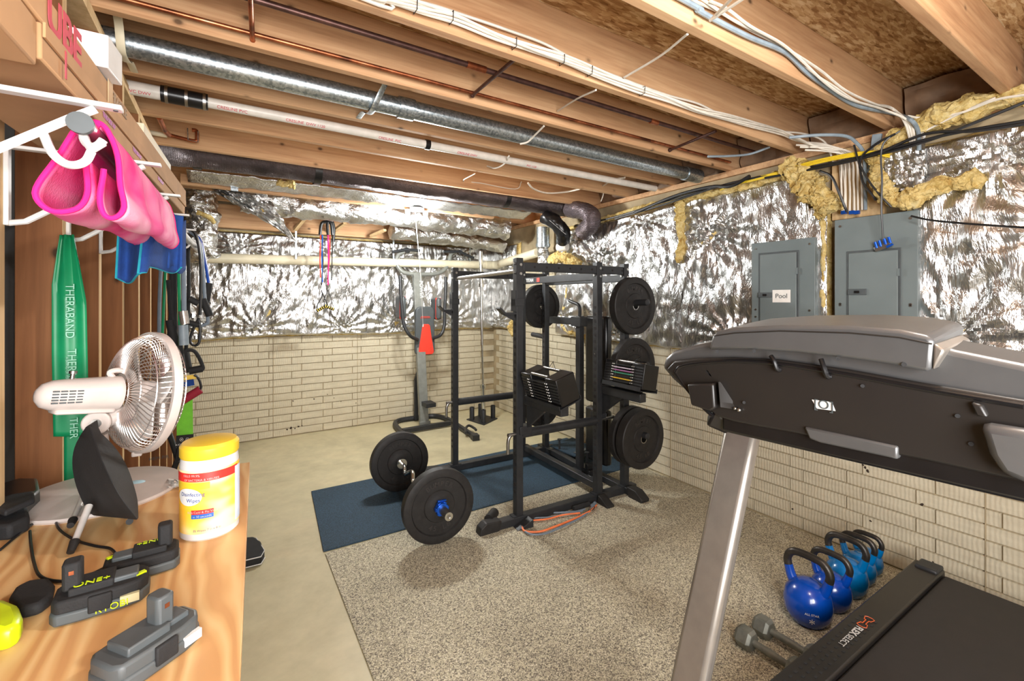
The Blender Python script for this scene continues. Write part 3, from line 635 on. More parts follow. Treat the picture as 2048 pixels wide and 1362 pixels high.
for x in (-.20, .56, 2.25): finish('duct_strap', MB().cyl((x, 3.755, 2.495), (x + .05, 3.755, 2.495), .107, seg=24, cap=False), M['tape'], d)
d = thing('dark_flex_duct', (2.9, 3.8, 2.2), 'dark flexible duct elbow bending down at the end of the long dark duct', 'duct')
lumpy('duct_elbow', [P(1140, 418, X=2.95), P(1172, 424, X=2.93), P(1184, 442, X=2.93), P(1166, 466, X=2.96)], .085, M['flexpurple'], d, amp=.10)
d = thing('black_wrapped_duct', (2.7, 4.2, 2.2), 'black plastic-wrapped duct elbow with white print in the corner', 'duct')
lumpy('duct_elbow', [P(1088, 432, X=2.75), P(1110, 445, X=2.82), P(1126, 466, X=2.9), P(1126, 482, X=2.95)], .075, M['tape'], d, amp=.14)
for i in range(4): finish('white_print', MB().beam(P(1098 + 8 * i, 440 + 7 * i, X=2.71), P(1108 + 8 * i, 448 + 7 * i, X=2.73), .004, .001), M['white_text'], d)
d = thing('galvanized_duct_collar', P(1086, 520, X=2.95), 'shiny galvanized duct collar with a foil flex tail in the corner above the rack', 'duct')
lumpy('foil_tail', [P(1086, 490, X=2.95), P(1086, 510, X=2.95), P(1088, 545, X=2.95)], .062, M['foil_duct'], d, amp=.3, fr=16)
finish('collar', MB().cyl(P(1086, 455, X=2.95), P(1086, 495, X=2.95), .072, seg=24).cyl(P(1086, 488, X=2.95), P(1086, 493, X=2.95), .080, seg=24), M['galv'], d)
o = finish('plastic_pipe_end', MB().lathe([(0, -.06), (.04, -.06), (.05, -.045), (.05, .045), (.04, .06), (0, .06)], P(1125, 494, X=2.99), (.3, -1, 0), 20), M['pvc_white']); tag(o, 'white plastic pipe cap beside the galvanized collar', 'pipe')
f = thing('fiberglass_tuft', P(1130, 530, X=3.0), 'yellow fiberglass tuft under the white pipe cap', 'insulation'); fluff(f, 'tuft', [P(1100, 520, X=2.95), P(1125, 515, X=2.93), P(1160, 528, X=2.95)], .06, 21)
f = thing('fiberglass_tuft', P(1020, 665, X=3.1), 'yellow fiberglass tuft hanging behind the front rack post by the corner', 'insulation'); fluff(f, 'tuft', [P(1028, 640, X=3.08), P(1022, 655, X=3.06), P(1030, 672, X=3.08)], .05, 22)
f = thing('fiberglass_tuft', P(1150, 670, X=3.1), 'torn fiberglass and paper edge beside the bare brick patch', 'insulation'); fluff(f, 'tuft', [P(1140, 560, X=3.1), P(1132, 620, X=3.1), P(1128, 652, X=3.1), P(1150, 668, X=3.09), P(1185, 675, X=3.08)], .035, 23)
# foil-wrapped ducts under the rear joists
M['foilgold'] = M['foil']
d = thing('foil_duct', (1.1, 4.5, 2.2), 'bulging foil-wrapped duct running behind the two lit bulbs', 'duct')
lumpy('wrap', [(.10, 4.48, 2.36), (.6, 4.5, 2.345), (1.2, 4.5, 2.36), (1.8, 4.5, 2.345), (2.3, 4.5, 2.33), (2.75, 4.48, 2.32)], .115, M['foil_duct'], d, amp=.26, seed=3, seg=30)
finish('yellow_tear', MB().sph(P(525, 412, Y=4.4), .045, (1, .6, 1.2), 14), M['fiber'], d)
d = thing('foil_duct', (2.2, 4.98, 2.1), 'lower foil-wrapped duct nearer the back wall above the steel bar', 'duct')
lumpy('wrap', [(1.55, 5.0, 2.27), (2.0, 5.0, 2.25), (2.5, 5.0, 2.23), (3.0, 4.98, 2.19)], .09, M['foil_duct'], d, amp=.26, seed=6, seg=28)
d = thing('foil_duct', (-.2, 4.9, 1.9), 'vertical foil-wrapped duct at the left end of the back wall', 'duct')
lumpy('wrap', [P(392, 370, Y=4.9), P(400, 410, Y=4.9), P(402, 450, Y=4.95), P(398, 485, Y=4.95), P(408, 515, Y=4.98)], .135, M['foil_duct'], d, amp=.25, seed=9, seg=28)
lumpy('yellow_tear', [P(395, 425, Y=4.78), P(415, 432, Y=4.78), P(428, 445, Y=4.8)], .02, M['fiber'], d, amp=.5)
o = finish('foil_flap', MB().grid(40, 30, lambda s, t: P(425 + 105 * s + 62 * t * (s), 372 + 12 * s + t * (12 + 86 * s ** 1.1), Y=4.35) + Vector((0, .07 * noise.noise(Vector((s * 5, t * 5, 2))) + .05 * noise.noise(Vector((s * 14, t * 11, 4))), 0))), M['foil_duct'], solid=.004); tag(o, 'loose triangular foil flap hanging beside the vertical foil duct', 'insulation')
d = thing('insulation_strip', (1.0, 4.08, 2.36), 'flat foil-faced insulation strip with a yellow tuft below the long dark duct', 'insulation')
finish('strip', MB().grid(120, 8, lambda s, t: (-.25 + 3.0 * s, 3.97 + .17 * t, 2.43 - .05 * t + .012 * noise.noise(Vector((s * 40, t * 3, 1))))), M['foil_duct'], d, solid=.01)
fluff(d, 'yellow_tuft', [P(555, 362, Y=3.98), P(572, 368, Y=3.98), P(590, 366, Y=3.99)], .035, 30)
d = thing('wood_lath', (1.0, 4.2, 2.33), 'wooden furring strip between the insulation strip and the foil ducts', 'board')
finish('lath', MB().bx(-.3, 2.4, 4.17, 4.21, 2.36, 2.44), M['joist'], d, bevel=.002)
finish('metal_bracket', MB().bx(.02, .07, 4.155, 4.17, 2.35, 2.47), M['galv'], d)
for i, (a, b) in enumerate((((616, 428), (590, 460)), ((690, 446), (668, 462)), ((770, 460), (742, 472)))):
    o = finish('cross_brace', MB().beam(P(*a, Y=5.05), P(*b, Y=5.25), .04, .025, (0, 0, 1)), M['stud_edge']); tag(o, ['diagonal wooden brace left of the hanging resistance bands', 'diagonal wooden brace right behind the hanging resistance bands', 'diagonal wooden brace furthest right beyond the hanging bands'][i], 'brace')
d = thing('cream_pipe', (1.2, 5.36, 1.87), 'cream plastic drain pipe along the back wall turning onto the right wall', 'pipe')
a0 = P(330, 514, Y=5.34); a1 = P(978, 530, Y=5.30); a2 = P(1000, 528, Y=5.1); a3 = P(1076, 505, X=2.93)
finish('long_run', MB().cyl(a0, a1, .05, seg=22), M['pvc'], d)
finish('elbow', MB().tube([a1 - Vector((.06, 0, 0)), a1 + Vector((.05, 0, 0)), a1 + Vector((.09, -.07, .0)), a1 + Vector((.095, -.16, .01))], .056, 18), M['pvc'], d)
finish('short_run', MB().cyl(a1 + Vector((.095, -.12, .01)), a3, .05, seg=22), M['pvc'], d)
for u, vt, vb in ((592, 455, 528), (787, 462, 530), (940, 480, 535)):
    finish('hanger_strap', MB().beam(P(u, vt, Y=5.25), P(u, vb - 10, Y=5.27), .018, .003, (0, 1, 0)).lathe([(.0505, 0), (.0535, 0), (.0535, .02), (.0505, .02)], P(u, 516 + (u - 592) * .02, Y=5.34) - Vector((.01, 0, 0)), (1, 0, 0), 20), M['galv'], d)
# ---------------------------------------------------------------- bulb fixture with pull string
L = thing('ceiling_light', (1.6, 4.16, 2.2), 'ceiling light with two bright bulbs and a long white pull string', 'light')
pa = P(815, 437, Y=4.16); pb = P(851, 440, Y=4.15)
for p_ in (pa, pb):
    s_ = finish('socket', MB().cyl(p_ + Vector((0, 0, .03)), p_ + Vector((0, 0, .085)), .021, .026, seg=16), M['white'], L)
    finish('bulb', MB().lathe([(0, -.055), (.018, -.05), (.03, -.033), (.034, -.012), (.03, .008), (.02, .028), (.014, .04), (0, .042)], p_, (0, 0, 1), 20), M['bulb'], L)
c_ = (pa + pb) / 2
finish('lamp_base', MB().cyl(c_ + Vector((0, 0, .08)), c_ + Vector((0, 0, .105)), .07, seg=24), M['white'], L)
e_ = P(846, 650, Y=4.2)
finish('pull_string', MB().tube([c_ + Vector((-.02, -.01, .08)), (c_ + e_) / 2 + Vector((.006, 0, 0)), e_], .0022, 5), M['white'], L)
finish('string_tip', MB().lathe([(0, -.02), (.006, -.015), (.003, .01), (0, .012)], e_, (0, 0, 1), 10), M['white'], L)
# move the real lamps onto the bulbs
k = 0
for l_ in [x for x in COL.objects if x.type == 'LIGHT' and x.name.startswith('back_bulb')]:
    l_.location = (pa, pb)[k] + Vector((0, -.045, -.075)); k += 1
# ---------------------------------------------------------------- resistance tubes hung from the brace
hb = thing('resistance_band', P(648, 620, Y=5.0), 'red and black resistance tubes with yellow-striped handles hanging before the back wall', 'exercise band')
Yh = 5.0
def hp(u, v): return P(u, v, Y=Yh)
finish('top_wrap', MB().tube(spline([hp(640, 470), hp(643, 448), hp(652, 444), hp(662, 447), hp(665, 470)], 4), .016, 8).tube(spline([hp(656, 470), hp(655, 446), hp(664, 443), hp(668, 460), hp(666, 484)], 4), .015, 8), M['cable_black'], hb)
for pts, m_, r_ in ((((641, 470), (640, 520), (641, 555)), 'red', .006), (((645, 470), (644, 520), (645, 565)), 'blue', .006), (((643, 470), (646, 520), (643, 570)), 'cable_black', .006), (((656, 470), (657, 520), (656, 570)), 'hotpink', .007), (((660, 470), (659, 520), (655, 565)), 'red', .005), (((666, 480), (664, 520), (663, 560)), 'cable_black', .005)):
    finish('rubber_tube', MB().tube([hp(*p_) for p_ in pts], r_, 6), M[m_], hb)
finish('ceiling_hook', MB().tube([hp(652, 446), P(652, 420, Y=5.06), P(652, 415, Y=5.12)], .004, 6).cyl(P(652, 415, Y=5.12), Vector((P(652, 415, Y=5.12).x, 5.15, ZJ)), .004, seg=6), M['steel'], hb)
finish('carabiner', MB().tube([hp(643, 568), hp(646, 574), hp(643, 580), hp(640, 574)], .003, 5, closed=True).tube([hp(656, 568), hp(659, 574), hp(656, 580), hp(653, 574)], .003, 5, closed=True), M['steel'], hb)
finish('handle_strap', MB().tube(spline([hp(643, 580), hp(644, 592), hp(634, 612), hp(634, 620)], 4), .005, 6).tube(spline([hp(643, 582), hp(654, 608), hp(655, 618)], 4), .005, 6).tube([hp(656, 580), hp(648, 600), hp(650, 615)], .004, 6).tube([hp(656, 580), hp(663, 600), hp(668, 618)], .003, 6), M['cable_black'], hb)
for a, b in (((633, 622), (653, 612)), ((648, 611), (668, 619))):
    A, B = hp(*a), hp(*b); h_ = finish('foam_handle', MB().cyl(A, B, .015, seg=14), M['foam'], hb)
    mb = MB()
    for k in range(5): q = A.lerp(B, .12 + .19 * k); mb.cyl(q - (B - A).normalized() * .003, q + (B - A).normalized() * .003, .0162, seg=14)
    finish('yellow_stripe', mb, M['yellow'], hb)

# ================================================================ FLOOR MATS
o = finish('rubber_mat', MB().prism([(.55, 3.80, 0), (.48, 2.86, 0), (3.09, 2.84, 0), (3.09, 3.80, 0)], (0, 0, .010)), M['bluemat'], smooth=False, bevel=.002); tag(o, 'blue-black rubber mat lying under the power rack', 'mat')
a = P(656, 1110, Z=0); b = P(735, 1400, Z=0)
def fm(name, y0, y1, x0, x1, lab):
    o = finish(name, MB().prism([(x0, y1, 0), (x0 + .0, y0, 0), (x1, y0, 0), (x1, y1, 0)], (0, 0, .008)), M['speckle'], smooth=False, bevel=.0015); tag(o, lab, 'mat')
fm('speckled_mat', .905, 2.832, .485, 3.13, 'large grey and cream speckled rubber mat in front of the power rack')
fm('speckled_mat', -.8, .898, .485, 1.02, 'second speckled rubber mat under the treadmill upright')
o = finish('rubber_mat', MB().prism([(1.03, .898, 0), (1.03, -.4, 0), (3.08, -.4, 0), (3.08, .898, 0)], (0, 0, .010)), M['bluemat'], smooth=False); tag(o, 'blue-flecked rubber mat under the treadmill deck', 'mat')

# ================================================================ BUMPER PLATES
def plate_mb(r, t, mid):
    """profile about the axis: raised rim, dished web, raised hub, centre hole"""
    h = t / 2
    pr = [(.026, -h * .9), (.026, h * .9), (.055, h * .9), (.062, h * .82), (r * .42, h * .80), (r * .44, h * .62), (r * .76, h * .62), (r * .79, h * .98), (r * .97, h), (r, h * .86), (r, -h * .86), (r * .97, -h), (r * .79, -h * .98), (r * .76, -h * .62), (r * .44, -h * .62), (r * .42, -h * .8), (.062, -h * .82), (.055, -h * .9), (.026, -h * .9)]
    return MB().lathe(pr, (0, 0, 0), mid, 56)
def make_plate(pos, r, t, label, group=None, side=-1):
    T = thing('bumper_plate', pos, label, 'weight plate', group); mb = plate_mb(r, t, (0, 1, 0))
    WL[T.name] = Vector((0, 0, 0)); finish('disc', mb, M['rubber'], T)
    h = t / 2
    finish('steel_hub', MB().lathe([(.0255, -h * .93), (.0255, h * .93), (.031, h * .93), (.031, -h * .93), (.0255, -h * .93)], (0, 0, 0), (0, 1, 0), 28), M['steel'], T)
    M.setdefault('emboss', plain('embossed_rubber', (50, 47, 45), .5, spec=.4))
    # embossed lettering on arcs
    for word, c0, sgn in (('BUMPER', 90, 1), ('45 LB', 270, -1)):
        n = len(word)
        for i, ch in enumerate(word):
            if ch == ' ': continue
            an = R(c0 + sgn * (-(i - (n - 1) / 2)) * 13); rr = r * .6
            px_, pz_ = rr * math.cos(an), rr * math.sin(an)
            xd = Vector((math.sin(an), 0, -math.cos(an))) * (1 if sgn > 0 else -1); yd = Vector((math.cos(an), 0, math.sin(an))) * (1 if sgn > 0 else -1)
            if i == 0 or True: text('raised_letter', ch, .042, M['emboss'], T, (px_, side * h * .64, pz_), xd, yd, ext=.0012, bold=.001)
    return T
# ================================================================ POWER RACK
xF, xM, xR_, yN, yF, PW = 1.641, 2.331, 2.602, 2.53, 3.605, .051
RKR = R(-2)
def RP(p): return Vector((xF, yN, 0)) + Matrix.Rotation(RKR, 3, 'Z') @ (Vector(p) - Vector((xF, yN, 0)))
rk = thing('power_rack', (xF, yN, 0), 'black steel power rack with drilled uprights standing over the blue mat', 'power rack')
def post(x, y, zt=1.775):
    p = finish('upright', MB().bx(x - PW / 2, x + PW / 2, y - PW / 2, y + PW / 2, .06, zt), M['black'], rk, bevel=.003)
    mb = MB(); z = .22
    while z < 1.45: mb.cyl((x - PW / 2 - .0012, y, z), (x - PW / 2, y, z), .0125, seg=10); z += .0508
    h = finish('hole', mb, M['dark'], p); h['kind'] = 'stuff'; WL[p.name] = WL[rk.name]
    mb = MB()
    for z in (zt - .045, zt - .105): mb.cyl((x + .005, y - PW / 2 - .006, z), (x + .005, y - PW / 2, z), .010, seg=6).cyl((x - PW / 2 - .006, y + .006, z + .01), (x - PW / 2, y + .006, z + .01), .010, seg=6)
    b = finish('bolt', mb, M['steel'], p); b['kind'] = 'stuff'
    finish('foot_flange', MB().bx(x - .05, x + .05, y - PW / 2 - .004, y + PW / 2 + .004, .058, .066), M['black'], p)
    return p
posts = {k: post(x, y) for k, (x, y) in dict(FL=(xF, yN), FM=(xM, yN), FR=(xR_, yN), BL=(xF, yF), BM=(xM, yF), BR=(xR_, yF)).items()}
for y in (yN, yF):
    finish('top_rail', MB().bx(xF + .03, xR_ - .03, y - .02, y + .02, 1.688, 1.748), M['black'], rk, bevel=.003)
    b_ = finish('base_runner', MB().bx(xF - .27, xR_ + .10, y - .03, y + .03, .008, .06), M['black'], rk, bevel=.004)
    mb = MB()
    for i in range(9): mb.cyl((xF + .12 + .1 * i, y - .0212, 1.718), (xF + .12 + .1 * i, y - .02, 1.718), .008, seg=10)
    h = finish('rail_hole', mb, M['dark'], rk); h['kind'] = 'stuff'
    finish('rubber_foot', MB().prism([(xF - .30, y - .035, .0), (xF - .16, y - .035, .0), (xF - .14, y - .035, .068), (xF - .25, y - .035, .078), (xF - .29, y - .035, .05)], (0, .07, 0)), M['rubber'], rk, bevel=.006)
finish('roller_foot', MB().cyl((xF - .2, yN + .04, .06), (xF - .12, yN + .11, .06), .032, seg=18), M['rubber'], rk)
finish('band_bracket', MB().prism([(xF - .06, yN - .03, .01), (xF + .06, yN - .03, .055), (xF + .06, yN - .03, .005)], (0, -.07, 0)), M['black'], rk, bevel=.004)
finish('cross_beam', MB().bx(xR_ - .03, xR_ + .03, yN - .10, yF + .1, .012, .062), M['black'], rk, bevel=.004)
finish('cross_beam', MB().bx(xM - .0, xM + .055, yN - .0, yF + .0, .07, .12), M['black'], rk, bevel=.004)
finish('rubber_foot', MB().prism([(xR_ - .04, yN - .08, 0), (xR_ - .04, yN - .21, 0), (xR_ - .04, yN - .22, .03), (xR_ - .04, yN - .15, .075), (xR_ - .04, yN - .06, .078)], (.08, 0, 0)), M['rubber'], rk, bevel=.006)
finish('rubber_foot', MB().prism([(xM - .04, yN - .03, 0), (xM - .04, yN - .15, 0), (xM - .04, yN - .15, .02), (xM - .04, yN - .05, .07)], (.07, 0, 0)), M['rubber'], rk, bevel=.006)
pb_ = finish('pull_up_bar', MB().cyl((xF - .01, yN, 1.69), (xF + .01, yF, 1.68), .016, seg=20), M['steel'], rk)
cb = finish('cross_member', MB().bx(xM - .02, xM + .02, yN + .02, yF - .02, 1.642, 1.70), M['black'], rk, bevel=.003)
finish('cross_member', MB().bx(xR_ - .02, xR_ + .02, yN + .02, yF - .02, 1.635, 1.69), M['black'], rk, bevel=.003)
text('brand_lettering', 'TITAN', .042, M['white_text'], cb, (xM - .0225, yF - .17, 1.672), (0, -1, 0), (0, 0, 1), bold=.001)
finish('red_emblem', MB().bx(xM - .0225, xM - .021, yF - .33, yF - .285, 1.655, 1.69), M['red'], cb)
def jhook(x, y):
    h = finish('j_hook', MB().bx(x - PW / 2 - .012, x - PW / 2 - .004, y - .03, y + .03, 1.42, 1.56).bx(x - .115, x - PW / 2, y - .028, y + .028, 1.40, 1.412).prism([(x - .115, y - .028, 1.402), (x - .155, y - .028, 1.44), (x - .15, y - .028, 1.45), (x - .108, y - .028, 1.414)], (0, .056, 0)).prism([(x - .12, y - .004, 1.4), (x - .03, y - .004, 1.4), (x - .03, y - .004, 1.355)], (0, .008, 0)), M['black'], rk)
    finish('hook_collar', MB().bx(x - PW / 2 - .012, x + PW / 2 + .006, y - PW / 2 - .006, y + PW / 2 + .006, 1.455, 1.505), M['black'], rk, bevel=.002)
jhook(xF, yN); jhook(xF, yF)
for y, dx in ((yN, 0), (yF, 0)):
    s_ = finish('safety_bar', MB().cyl((xF + dx + .02, y, .60), (xM + dx - .02, y, .60), .031, seg=22), M['black'], rk)
    finish('steel_pin', MB().tube(spline([(xM + .16, y, .602), (xF + dx, y, .602), (xF + dx - .05, y, .60), (xF + dx - .075, y, .57), (xF + dx - .078, y, .48)], 5), .0115, 12), M['steel'], rk)
# storage pegs
pegs = []
for z in (1.468, 1.01, .49):
    pegs.append(finish('storage_peg', MB().cyl((xR_, yN - .02, z), (xR_, yN - .235, z + .01), .0235, seg=20).sph((xR_, yN - .235, z + .01), .0235, (1, .25, 1), 14), M['black'], rk))
for z in (1.45, 1.13, .47):
    pegs.append(finish('storage_peg', MB().cyl((xR_, yF + .02, z), (xR_, yF + .235, z + .01), .0235, seg=20), M['black'], rk))
make_plate(RP((xR_, yN - .09, 1.45)), .218, .065, 'black bumper plate on the top peg at the near side of the rack')
make_plate(RP((xR_, yN - .09, .99)), .218, .055, 'black bumper plate on the middle peg at the near side of the rack')
make_plate(RP((xR_, yN - .075, .468)), .220, .055, 'inner black bumper plate on the bottom near peg, closest to the rack')
make_plate(RP((xR_, yN - .165, .468)), .220, .075, 'outer thick black bumper plate on the bottom near peg of the rack')
make_plate(RP((xR_, yF + .09, 1.43)), .218, .065, 'black bumper plate on the far top peg seen behind the rack post')
make_plate(RP((xR_, yF + .09, .45)), .218, .065, 'black bumper plate on the far bottom peg behind the left dumbbell')
rk.rotation_euler.z = RKR
# ---------------------------------------------------------------- brackets and adjustable dumbbells
def bracket(x, lab, tilt):
    t = thing('dumbbell_bracket', (x, yN - .2, .55), lab, 'bracket')
    finish('arm', MB().bx(x - .03, x + .03, yN - .42, yN - .03, .80, .86), M['black'], t, bevel=.004)
    finish('gusset', MB().prism([(x - .012, yN - .03, .80), (x - .012, yN - .24, .80), (x - .012, yN - .03, .64)], (.024, 0, 0)), M['black'], t, bevel=.002)
    finish('collar', MB().bx(x - .065, x + .03, yN - .036, yN + .036, .60, .655), M['black'], t, bevel=.003)
    rot = Matrix.Rotation(R(tilt), 3, 'Y')
    finish('cradle', MB().box(Vector((x + .03, yN - .26, .87)), (.17, .36, .006), rot).box(Vector((x + .03, yN - .26, .87)) + rot @ Vector((.085, 0, .012)), (.006, .36, .028), rot).box(Vector((x + .03, yN - .26, .87)) + rot @ Vector((-.085, 0, .012)), (.006, .36, .028), rot), M['black'], t)
    return rot
def block(x, lab, tilt, bars):
    rot = bracket(x, ['steel dumbbell bracket clamped to the near left upright', 'steel dumbbell bracket clamped to the middle near upright'][tilt > 0], tilt)
    o_ = Vector((x + .03, yN - .26, .880)); t = thing('adjustable_dumbbell', o_, lab, 'dumbbell')
    q = lambda v: o_ + rot @ Vector(v)
    for i, (y0, y1) in enumerate(((-.185, -.075), (.075, .185))):
        s_ = finish('weight_stack', MB().box(q((0, (y0 + y1) / 2, .088)), (.145, abs(y1 - y0), .172), rot), M['blackgloss'], t, bevel=.006)
        mb = MB()
        for k in range(7): mb.box(q((-.074, (y0 + y1) / 2, .03 + .019 * k)), (.004, abs(y1 - y0) * .9, .012), rot)
        pl = finish('selector_plate', mb, M['black'], s_); pl['kind'] = 'stuff'
    for k in range(7):
        c_ = bars[k]; finish('selector_bar', MB().beam(q((-.079, -.1, .03 + .019 * k)), q((-.079, .1, .03 + .019 * k)), .006, .011, (1, 0, 0)), M[c_], t)
        mb = MB()
        for y in (-.1, .1, -.085, .085): mb.sph(q((-.083, y, .03 + .019 * k)), .005, seg=6)
        r_ = finish('bar_end', mb, M['steel'], t); r_['kind'] = 'stuff'
    finish('grip', MB().cyl(q((0, -.075, .125)), q((0, .075, .125)), .016, seg=16), M['foam'], t)
    for sx in (-.05, .05): finish('chrome_rail', MB().cyl(q((sx, -.085, .172)), q((sx, .085, .172)), .010, seg=12), M['steel'], t)
    finish('cord', MB().tube(spline([q((.05, .03, .18)), q((.07, .0, .215)), q((.05, -.03, .22)), q((.04, -.05, .18))], 5), .002, 5), M['cable_black'], t)
    return t
M['mauve'] = plain('mauve_bar', (170, 110, 160), .4); M['lilac'] = plain('pale_lilac_bar', (206, 190, 206), .35); M['greenbar'] = plain('green_bar', (60, 140, 110), .4); M['yellowbar'] = plain('yellow_bar', (226, 180, 50), .4)
block(xF + .06, 'adjustable block dumbbell with black bars on the near left upright', -17, ['black'] * 7)
block(xM + .045, 'adjustable block dumbbell with lilac, green and yellow bars at the middle upright', 11, ['black', 'yellowbar', 'black', 'greenbar', 'mauve', 'lilac', 'black'])
# ---------------------------------------------------------------- folded bench stored upright inside the rack
DXB = 0
bn = thing('weight_bench', (2.72, 3.05, 0), 'black folded weight bench stored upright behind the right rack uprights', 'bench')
finish('frame_post', MB().bx(2.46, 2.51, 2.86, 2.91, .10, 1.36), M['black'], bn, bevel=.003)
finish('frame_arm', MB().bx(2.45, 2.51, 2.84, 3.26, 1.285, 1.345), M['black'], bn, bevel=.003)
finish('arm_sleeve', MB().bx(2.44, 2.52, 2.83, 2.95, 1.275, 1.355), M['black'], bn, bevel=.003)
finish('curved_handle', MB().tube(spline([(2.48, 2.88, 1.36), (2.48, 2.88, 1.42), (2.48, 2.90, 1.455), (2.48, 2.97, 1.475), (2.48, 3.02, 1.49)], 5), .014, 12), M['black'], bn)
finish('pull_ring', MB().tube([(2.48 + .014 * math.cos(i), 2.93, 1.262 + .014 * math.sin(i)) for i in (0, 1, 2, 3, 4, 5)], .003, 5, closed=True), M['steel'], bn)
finish('back_pad', MB().bx(2.62, 2.70, 2.72, 2.98, .62, 1.36), M['blackgloss'], bn, bevel=.025)
finish('seat_pad', MB().bx(2.62, 2.70, 2.72, 2.98, .12, .58), M['blackgloss'], bn, bevel=.025)
finish('lower_frame', MB().bx(2.50, 2.64, 2.80, 2.84, .10, .14).bx(2.5, 2.56, 2.70, 3.0, .012, .06), M['black'], bn, bevel=.003)
ft = thing('foot_plate', (2.62, 3.3, 0), 'black foot platform with two capped pegs on the floor inside the rack', 'platform')
a0 = P(1105, 892, Z=.12); a1 = P(1185, 935, Z=.12)
finish('rail', MB().beam(a0 - Vector((0, 0, .05)), a1 - Vector((0, 0, .05)), .06, .05), M['black'], ft, bevel=.004)
for u, v0, v1 in ((1119, 880, 896), (1174, 905, 924)):
    t0, t1 = P(u, v1, Z=.12), None; h = .075
    finish('peg', MB().cyl(t0 - Vector((0, 0, .05)), t0 + Vector((0, 0, h)), .010, seg=14).cyl(t0 + Vector((0, 0, h)), t0 + Vector((0, 0, h + .01)), .02, seg=16), M['black'], ft)
finish('platform', MB().prism([P(1100, 893, Z=.10), P(1145, 877, Z=.10), P(1185, 896, Z=.10), P(1150, 915, Z=.10)], (0, 0, .012)), M['bluemat'], ft, bevel=.002)
finish('platform_lip', MB().beam(P(1150, 912, Z=.09), P(1190, 897, Z=.09), .04, .06), M['grey_pad'], ft, bevel=.002)
finish('wheel', MB().cyl((2.50, 3.36, .03), (2.50, 3.40, .03), .03, seg=16), M['rubber'], ft)
finish('wheel', MB().cyl((2.47, 2.86, .03), (2.47, 2.90, .03), .03, seg=16), M['rubber'], ft)

# ================================================================ EZ CURL BAR WITH TWO PLATES
cF, cB = Vector((1.097, 2.592, .235)), Vector((1.137, 3.455, .235)); ax = (cB - cF).normalized(); ang = math.atan2(-ax.x, ax.y)
for c_, lab in ((cF, 'near bumper plate on the curl bar, with the blue collar, half off the blue mat'), (cB, 'far bumper plate on the curl bar standing on the blue mat')):
    T = make_plate(c_, .225, .06, lab); T.rotation_euler.z = ang
cbr = thing('curl_bar', (cF + cB) / 2 - Vector((0, 0, .235)), 'chrome zigzag curl bar loaded with two bumper plates on the blue mat', 'barbell')
def al(t, dz=0): return cF + ax * t + Vector((dz * .4, 0, dz * .9))
L_ = (cB - cF).length
finish('bent_shaft', MB().tube(spline([al(.06), al(.13), al(.20, -.035), al(.30, .02), al(.38, -.025), al(L_ / 2, -.028), al(L_ - .38, -.025), al(L_ - .30, .02), al(L_ - .20, -.035), al(L_ - .13), al(L_ - .06)], 5), .014, 14), M['chrome'], cbr)
for s0, s1, nm in ((.045, .06, 'collar'), (L_ - .06, L_ - .045, 'collar')): finish('sleeve_flange', MB().cyl(al(s0 - .01), al(s1), .038, seg=24), M['chrome'], cbr)
finish('sleeve', MB().cyl(al(-.17), al(.04), .025, seg=24), M['steel'], cbr)
finish('sleeve_cap', MB().lathe([(.012, .004), (.012, -.003), (.025, -.003), (.025, .004)], al(-.172), ax, 24), M['chrome'], cbr)
finish('sleeve', MB().cyl(al(L_ - .04), al(L_ + .17), .025, seg=24), M['steel'], cbr)
cl = thing('barbell_collar', al(-.06), 'bright blue locking collar on the near end of the curl bar', 'collar')
finish('ring', MB().cyl(al(-.04), al(-.078), .038, seg=12), M['blue'], cl, bevel=.003)
mb = MB()
for k in range(6):
    an = k * math.pi / 3; c0_ = al(-.055) + Vector((math.cos(an), 0, math.sin(an))) * .036; mb.box(c0_, (.014, .026, .02), Matrix.Rotation(-an, 3, 'Y'))
finish('lobe', mb, M['blue'], cl, bevel=.002)['kind'] = 'stuff'
finish('lever', MB().beam(al(-.04) + Vector((-.02, 0, .042)), al(-.04) + Vector((.035, 0, .038)), .016, .008), M['blue'], cl, bevel=.002)

# ================================================================ TUBES BY THE RACK FOOT
rb = thing('resistance_band', P(1110, 1045, Z=.01), 'orange and grey resistance tubes looped on the speckled mat beside the rack foot', 'exercise band')
def fz(pts, z=.018): return spline([P(u, v, Z=z + .004 * (i % 2)) for i, (u, v) in enumerate(pts)], 7)
for m_, pts, r_ in (('orange', ((1043, 1050), (1050, 1062), (1080, 1063), (1110, 1053), (1150, 1037), (1180, 1022), (1193, 1010)), .0065), ('slate', ((1040, 1040), (1058, 1030), (1090, 1026), (1120, 1025), (1150, 1023), (1170, 1018)), .0065), ('slate', ((1042, 1056), (1060, 1068), (1090, 1067), (1120, 1055), (1160, 1036), (1185, 1018)), .006), ('orange', ((1044, 1047), (1065, 1041), (1095, 1038), (1125, 1030), (1160, 1026)), .0055), ('slate', ((1046, 1040), (1070, 1036), (1100, 1034), (1130, 1028), (1165, 1022)), .0055)):
    finish('rubber_tube', MB().tube(fz(pts), r_, 8), M[m_], rb)
finish('foam_handle', MB().cyl(P(1147, 1017, Z=.035), P(1178, 1008, Z=.035), .016, seg=16), M['foam'], rb)
finish('carabiner', MB().tube([P(1178, 1018, Z=.03), P(1184, 1022, Z=.03), P(1190, 1014, Z=.03), P(1184, 1010, Z=.03)], .003, 6, closed=True), M['chrome'], rb)
finish('blue_clip', MB().cyl(P(1184, 1012, Z=.03), P(1190, 1006, Z=.03), .012, seg=12), M['slate'], rb)

